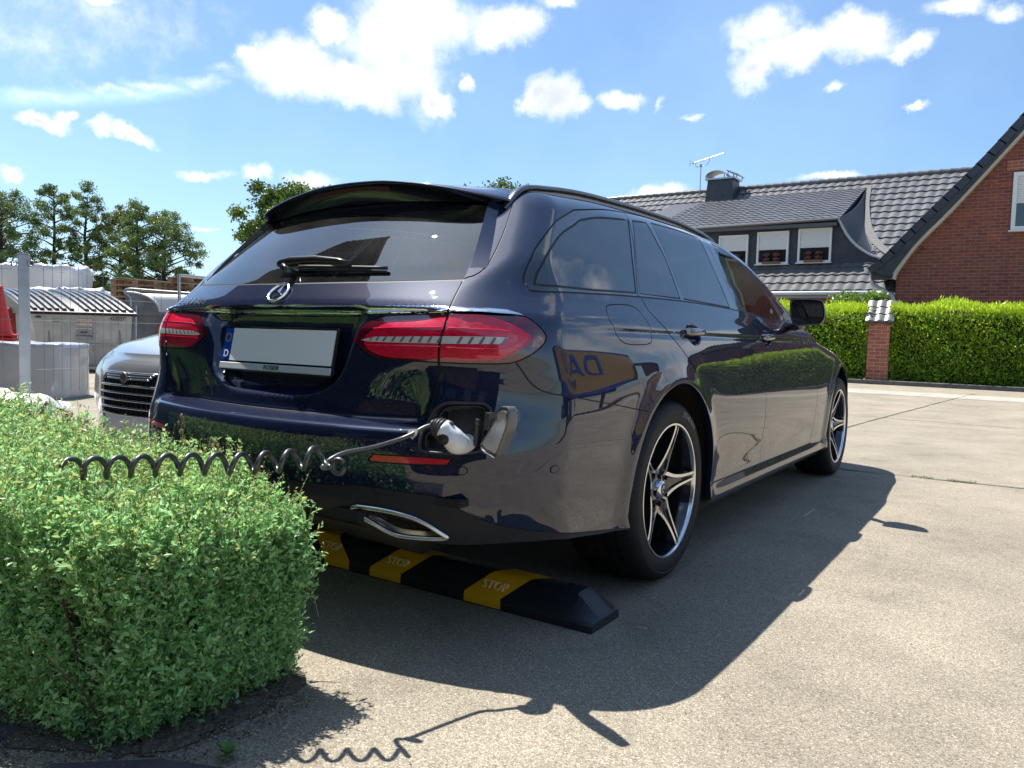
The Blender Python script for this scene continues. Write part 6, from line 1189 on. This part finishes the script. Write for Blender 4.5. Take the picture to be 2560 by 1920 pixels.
mb = MB(); mb.tube(crv([fr(-8.0,16.4,1.28),fr(-8.02,16.4,1.45),fr(-8.13,16.4,1.55),fr(-8.05,16.4,1.64),fr(-7.7,16.4,1.63),fr(-6.2,16.4,1.56),fr(-5.2,16.4,1.52)], k=4), .028, 8); mb.tube([fr(-7.9,16.42,1.30),fr(-7.9,16.42,.15)], .03, 8); mb.build('tube_bar', zinc, b2, smooth=True, auto=40)
mb = MB(); ybox(mb, -6.95, 16.3, .55, .95, .05, .75, 0, .15); tag(mb.build('board', mat('board_brown', (.22,.105,.085), rough=.7, var=.2, vscale=6), None), 'reddish brown board leaning on the domed container beside the small silver car', 'board')
mb = MB(); ybox(mb, -9.35, 15.6, .62, .75, 1.2, 1.1, .03); tag(mb.build('red_skip', mat('skip_red', (.30,.030,.030), rough=.5, var=.2, vscale=4), None), 'dark red box partly hidden behind the steel post and cones', 'skip')
# pallets
wood = mat('pallet_wood', (.30,.185,.105), rough=.85, var=.4, vscale=7, vdet=8)
mb = MB()
for i in range(5): mb.box((0, -.34+i*.17, .133), (1.2, .13 if i % 2 == 0 else .10, .022))
for x in (-.54, 0, .54):
    mb.box((x, 0, .111), (.14, .8, .022))
    for y in (-.35, 0, .35): mb.box((x, y, .061), (.14, .11, .078))
for y in (-.35, 0, .35): mb.box((0, y, .011), (1.2, .10, .022))
p0_ = mb.build('pallet', wood); first = True
for si, (lat, dep, n, nm) in enumerate(((-9.62, 20.3, 14, 'left'), (-8.55, 21.2, 15, 'right'), (-7.25, 21.2, 15, 'third'))):
    rng = np.random.default_rng(70+si)
    for i in range(n):
        o = p0_ if first else p0_.copy()
        if not first: COL.objects.link(o)
        first = False; o.location = fr(lat+rng.normal()*.02, dep+rng.normal()*.02, i*.146); o.rotation_euler = (0, 0, -CH+rng.normal()*.03)
        pos = ['topmost pallet']+['%s pallet from the top' % q for q in 'second third fourth fifth sixth seventh eighth ninth tenth eleventh twelfth thirteenth fourteenth fifteenth'.split()]; pos = pos[n-1-i]
        tag(o, '%s of the %s' % (pos, {'left': 'left stack behind the fence', 'right': 'higher stack next to the fence uprights', 'third': 'stack half hidden by the car tail'}[nm]), 'pallet', 'stacked wooden pallets')
# ================================================================ small silver car, nose towards the camera, in the next bay
sv = thing('small_silver_car', 'small silver car with a ribbed chrome grille parked beyond the dark estate car', 'car', (-2.56, 2.9, 0))
silver = mat('silver_paint', (.42,.44,.46), rough=.3, metal=.75, coat=1, coatior=1.5)
us_ = np.linspace(0, U_END, 210); P_, row = [], []
for vt in np.linspace(0, 1, 46):
    z1 = z_one(us_); vmax = z1+MV-.001; v = .22+(vmax-.22)*vt; P_.append(skin(np.stack([us_, v], 1)))
P_ = np.array(P_); nv_, nu_ = P_.shape[:2]
def tosv(Q, sx=1): 
    Q = np.asarray(Q, float).copy(); X, Y, Z = Q[..., 0]*sx, Q[..., 1], Q[..., 2]
    s = (4.90-Y); yw = 1.10+s*.80; xw = -2.56-X*.90; zw = Z*(.99)-.03*np.clip(1-s/1.2, 0, 1); return np.stack([xw, yw, zw], -1)
Vs = []; Fs = []; Mi = []
for sx in (1, -1):
    V = tosv(P_, sx).reshape(-1, 3); b0 = sum(len(v) for v in Vs); Vs.append(V)
    for j in range(nv_-1):
        for i in range(nu_-1):
            u = (us_[i]+us_[i+1])/2; c = P_[j:j+2, i:i+2].reshape(-1, 3).mean(0)
            if c[2] < .75 and (math.hypot(c[1]-1.2, c[2]-.33) < .40 or math.hypot(c[1]-4.0, c[2]-.33) < .40) and U_SIDE-.4 < u < U_FC+.3: continue
            f = (b0+j*nu_+i, b0+j*nu_+i+1, b0+(j+1)*nu_+i+1, b0+(j+1)*nu_+i); Fs.append(f if sx > 0 else f[::-1]); Mi.append(1 if (c[2] > 1.02 and c[2] < 1.36 and ((.5 < c[1] < 3.1) or c[1] <= .5)) else 0)
RPs = RP.copy(); b0 = sum(len(v) for v in Vs); Vs.append(tosv(RPs))
for q in rq: yy = RP[q][:, 1].mean(); Fs.append(tuple((q+b0).tolist())); Mi.append(1 if 2.55 < yy < 3.4 else 0)
mesh_obj('body', np.concatenate(Vs), Fs, [silver, gloss], sv, midx=Mi)
# swept nose panel carrying the grille
def nose(x, z, o=0.): return np.array([-2.56+x, 1.10+.42*x*x-o+max(0, z-.55)*.35, z])
mb = MB(); gw = 30; zs_ = [.20,.30,.36,.60,.62,.665,.69,.72]; V = []
for z in zs_:
    for i in range(gw+1): x = -.74+1.48*i/gw; V.append(nose(x, z, .03 if z < .68 else .0)+np.array([0, .25*max(0, z-.66), 0]))
mb.add(V, [(j*(gw+1)+i, j*(gw+1)+i+1, (j+1)*(gw+1)+i+1, (j+1)*(gw+1)+i) for j in range(len(zs_)-1) for i in range(gw)]); nb_ = mb.build('front_bumper', silver, sv, smooth=True)
def gwid(z): return .33-.05*max(0, (z-.5)/.1)-.03*max(0, (.45-z)/.1)
mb = MB(); V = []
for z in np.linspace(.352, .600, 7):
    for i in range(gw+1): V.append(nose(-gwid(z)+2*gwid(z)*i/gw, z, .036))
mb.add(V, [(j*(gw+1)+i, j*(gw+1)+i+1, (j+1)*(gw+1)+i+1, (j+1)*(gw+1)+i) for j in range(6) for i in range(gw)]); gr = mb.build('grille', black, sv, smooth=True)
mb = MB()
for z in (.395, .440, .485, .530): mb.tube([nose(-gwid(z)*.97+2*.97*gwid(z)*t, z-.006*abs(t-.5), .046) for t in np.linspace(0, 1, 20)], .0075, 6)
for i in range(3): mb.tube([nose(-gwid(.6)*(.92-.06*i)+2*(.92-.06*i)*gwid(.6)*t, .598-i*.014+.008*math.exp(-((t-.5)/.08)**2)*(1-i), .046) for t in np.linspace(0, 1, 30)], .0062, 6)
Q = [nose(-gwid(z), z, .044) for z in np.linspace(.352, .60, 8)]+[nose(-gwid(.6)+2*gwid(.6)*t, .606, .044) for t in np.linspace(0, 1, 12)]+[nose(gwid(z), z, .044) for z in np.linspace(.60, .352, 8)]+[nose(gwid(.352)-2*gwid(.352)*t, .350, .044) for t in np.linspace(0, 1, 12)]
mb.tube(Q, .006, 6, closed=True); mb.build('grille_bars', mat('soft_chrome', (.62,.64,.67), rough=.2, metal=.9), gr, smooth=True)
mb = MB()
for x in np.linspace(-.29, .29, 14): mb.tube([nose(x, .36, .040), nose(x, .56, .040)], .003, 4)
mb.build('grille_slats', mat('slat_black', (.03,.03,.033), rough=.5), gr)
mb = MB(); c = nose(0, .578, .056); mb.tube([c+np.array([.030*math.cos(a_), 0, .030*math.sin(a_)]) for a_ in np.linspace(0, 2*math.pi, 20, endpoint=False)], .006, 6, closed=True); mb.ell(c, (.026, .006, .026), 14, 8); mb.build('round_emblem', mat('emblem_bronze', (.40,.36,.30), rough=.3, metal=.8), gr, smooth=True)
mb = MB(); V = []
for z in (.245, .345):
    for i in range(13): V.append(nose(-.30+.6*i/12, z, .046))
mb.add(V, [(i, i+1, 14+i, 13+i) for i in range(12)]); pz = mb.build('number_plate', mat('plate_grey', (0,0,0)), sv); mb = MB(); mb.add([nose(.26, .245, .049), nose(.30, .245, .049), nose(.30, .345, .049), nose(.26, .345, .049)][::-1], [(0, 1, 2, 3)]); mb.build('blue_band', MATS['plate_blue'], pz); mb = MB(); mb.add([nose(-.30, .245, .049), nose(-.26, .245, .049), nose(-.26, .345, .049), nose(-.30, .345, .049)], [(0, 1, 2, 3)]); mb.build('country_band', MATS['plate_blue'], pz)
mb = MB(); mb.tube([nose(x, .672-.02*x*x, .012) for x in np.linspace(-.62, .62, 20)], .004, 5); mb.build('panel_gap', black, sv)
for sx in (-1, 1):
    mb = MB(); mb.ell((-2.56+sx*.58, 1.42, .62), (.11, .14, .08), 16, 10); mb.build('headlight', mat('headlight_clear', (.5,.52,.55), rough=.05, coat=1, metal=.4), sv, smooth=True)
    for yy in (1.82, 4.06):
        mb = MB(); mb.lathe([(.0, .02), (.17, .02), (.19, .0), (.20, -.01), (.29, -.005), (.30, -.03), (.30, -.19), (.2, -.2)], (0, 0, 0), 'x', 40); V = np.concatenate(mb.V)*np.array([sx, 1, 1])+np.array([-2.56+sx*.79, yy, .30]); mesh_obj('wheel', V, mb.F, rub, sv)
mb = MB(); mb.box((-2.56, 2.95, .27), (1.3, 3.2, .12)); mb.build('underbody', black, sv)
# ================================================================ what the glossy bodywork mirrors: hall, garage, lorry trailer beyond the frame
dk = mat('hall_cladding', (.045,.045,.050), rough=.7, var=.15, vscale=1.5); hall = thing('warehouse_hall', 'tall dark clad hall outside the left of the frame, mirrored in the rear window', 'building', (-11.5, -6.4, 0))
mb = MB(); mb.box((-11.5, -6.4, 5.65), (9., 15.4, 11.3)); mb.build('wall', dk, hall); mb = MB(); mb.box((-11.5, -6.4, 11.4), (9.3, 15.7, .25)); mb.build('roof', slate, hall)
for z in (1.5, 5.): 
    for i in range(4): mb = MB(); mb.box((-6.97, -11.5+i*3.4, z+.8), (.06, 1.6, 1.3)); mb.build('window', pane, hall)

gb = thing('office_building', 'low rendered building behind the viewpoint, mirrored in the tailgate', 'building', (-4, -12, 0)); mb = MB(); mb.box((1.5, -10.5, 2.6), (17, 6, 5.2)); mb.build('wall', mat('render_dark', (.03,.028,.026), rough=.85, var=.2, vscale=2), gb); mb = MB(); mb.box((1.5, -10.5, 5.3), (17.6, 6.6, .25)); mb.build('roof', slate, gb)
for i in range(5): mb = MB(); mb.box((-5.2+i*2.8, -7.48, 2.0), (1.4, .06, 1.3)); mb.build('window', pane, gb)
rng = np.random.default_rng(77); root = thing('dry_hedge', 'low hedge of dry brown leaves behind the viewpoint, mirrored in the tailgate', 'hedge', (-3, -4.6, 0)); k = 16000; P = np.stack([rng.uniform(-6.8, 3., k), -4.4+rng.normal(size=k)*.08, rng.uniform(.0, 1.15, k)], 1); V, Fq = leaves(P, rng.normal(size=(k, 3))+[0, .5, .2], rng.uniform(.03, .06, k), .022, rng); mesh_obj('foliage', V, Fq, mat('bush_leaf', (0,0,0)), root, tint=np.repeat(np.array([.20,.13,.07])*rng.uniform(.25, 1.9, (k, 1)), 4, 0), smooth=False); mb = MB(); mb.box((-1.9, -4.8, .55), (9.6, .6, 1.1)); mb.build('inner_thicket', mat('soil', (0,0,0)), root)
ga = thing('garage', 'flat roofed garage with a pale door right of the gabled house, mirrored in the doors', 'garage', (8.9, 23, 0)); mb = MB(); mb.box((8.9, 23.5, 1.45), (4.7, 6, 2.9)); mb.build('wall', brick, ga); mb = MB(); mb.box((8.9, 23.4, 3.0), (5.1, 6.6, .22)); mb.build('roof', slate, ga); mb = MB(); mb.box((8.8, 20.47, 1.15), (3.0, .06, 2.3)); mb.build('garage_door', mat('door_pale', (.45,.46,.47), rough=.5), ga)
tr_ = thing('lorry_trailer', 'yellow box trailer with blue lettering, mirrored in the rear wing of the estate car', 'trailer', (12.5, 13.9, 0)); trY = mat('trailer_yellow', (.26,.17,.045), rough=.35, coat=.4); trB = mat('trailer_blue', (.015,.05,.22), rough=.4)
mb = MB(); mb.box((12.8, 13.9, 2.45), (2.5, 13.0, 2.7), bev=.04); mb.build('box_body', trY, tr_); mb = MB(); mb.box((11.535, 13.9, 3.72), (.02, 12.9, .12)); mb.box((11.535, 13.9, 1.2), (.02, 12.9, .22)); mb.box((12.8, 13.9, 1.0), (1.0, 12.4, .2)); mb.box((12.8, 7.38, 2.45), (2.3, .03, 2.5)); mb.build('trim', trB, tr_)
mb = MB(); put_text(mb, 'DACHSER', (11.52, 14.2, 2.75), (0, -1, 0), (0, 0, 1), 1.55, .004, 1.1); put_text(mb, 'Intelligent Logistics', (11.52, 13.6, 1.75), (0, -1, 0), (0, 0, 1), .62, .004); mb.build('blue_lettering', trB, tr_)
for y in (9.3, 10.6, 11.9):
    mb = MB(); mb.lathe([(.0, -.02), (.28, -.02), (.3, .0), (.5, -.01), (.5, .3)], (11.7, y, .5), 'x', 32); mb.build('wheel', rub, tr_, smooth=True, auto=40)
mb = MB(); mb.box((11.9, 18.5, .6), (.12, .12, 1.2)); mb.box((13.7, 18.5, .6), (.12, .12, 1.2)); mb.build('landing_leg', black, tr_)
print('scene done')
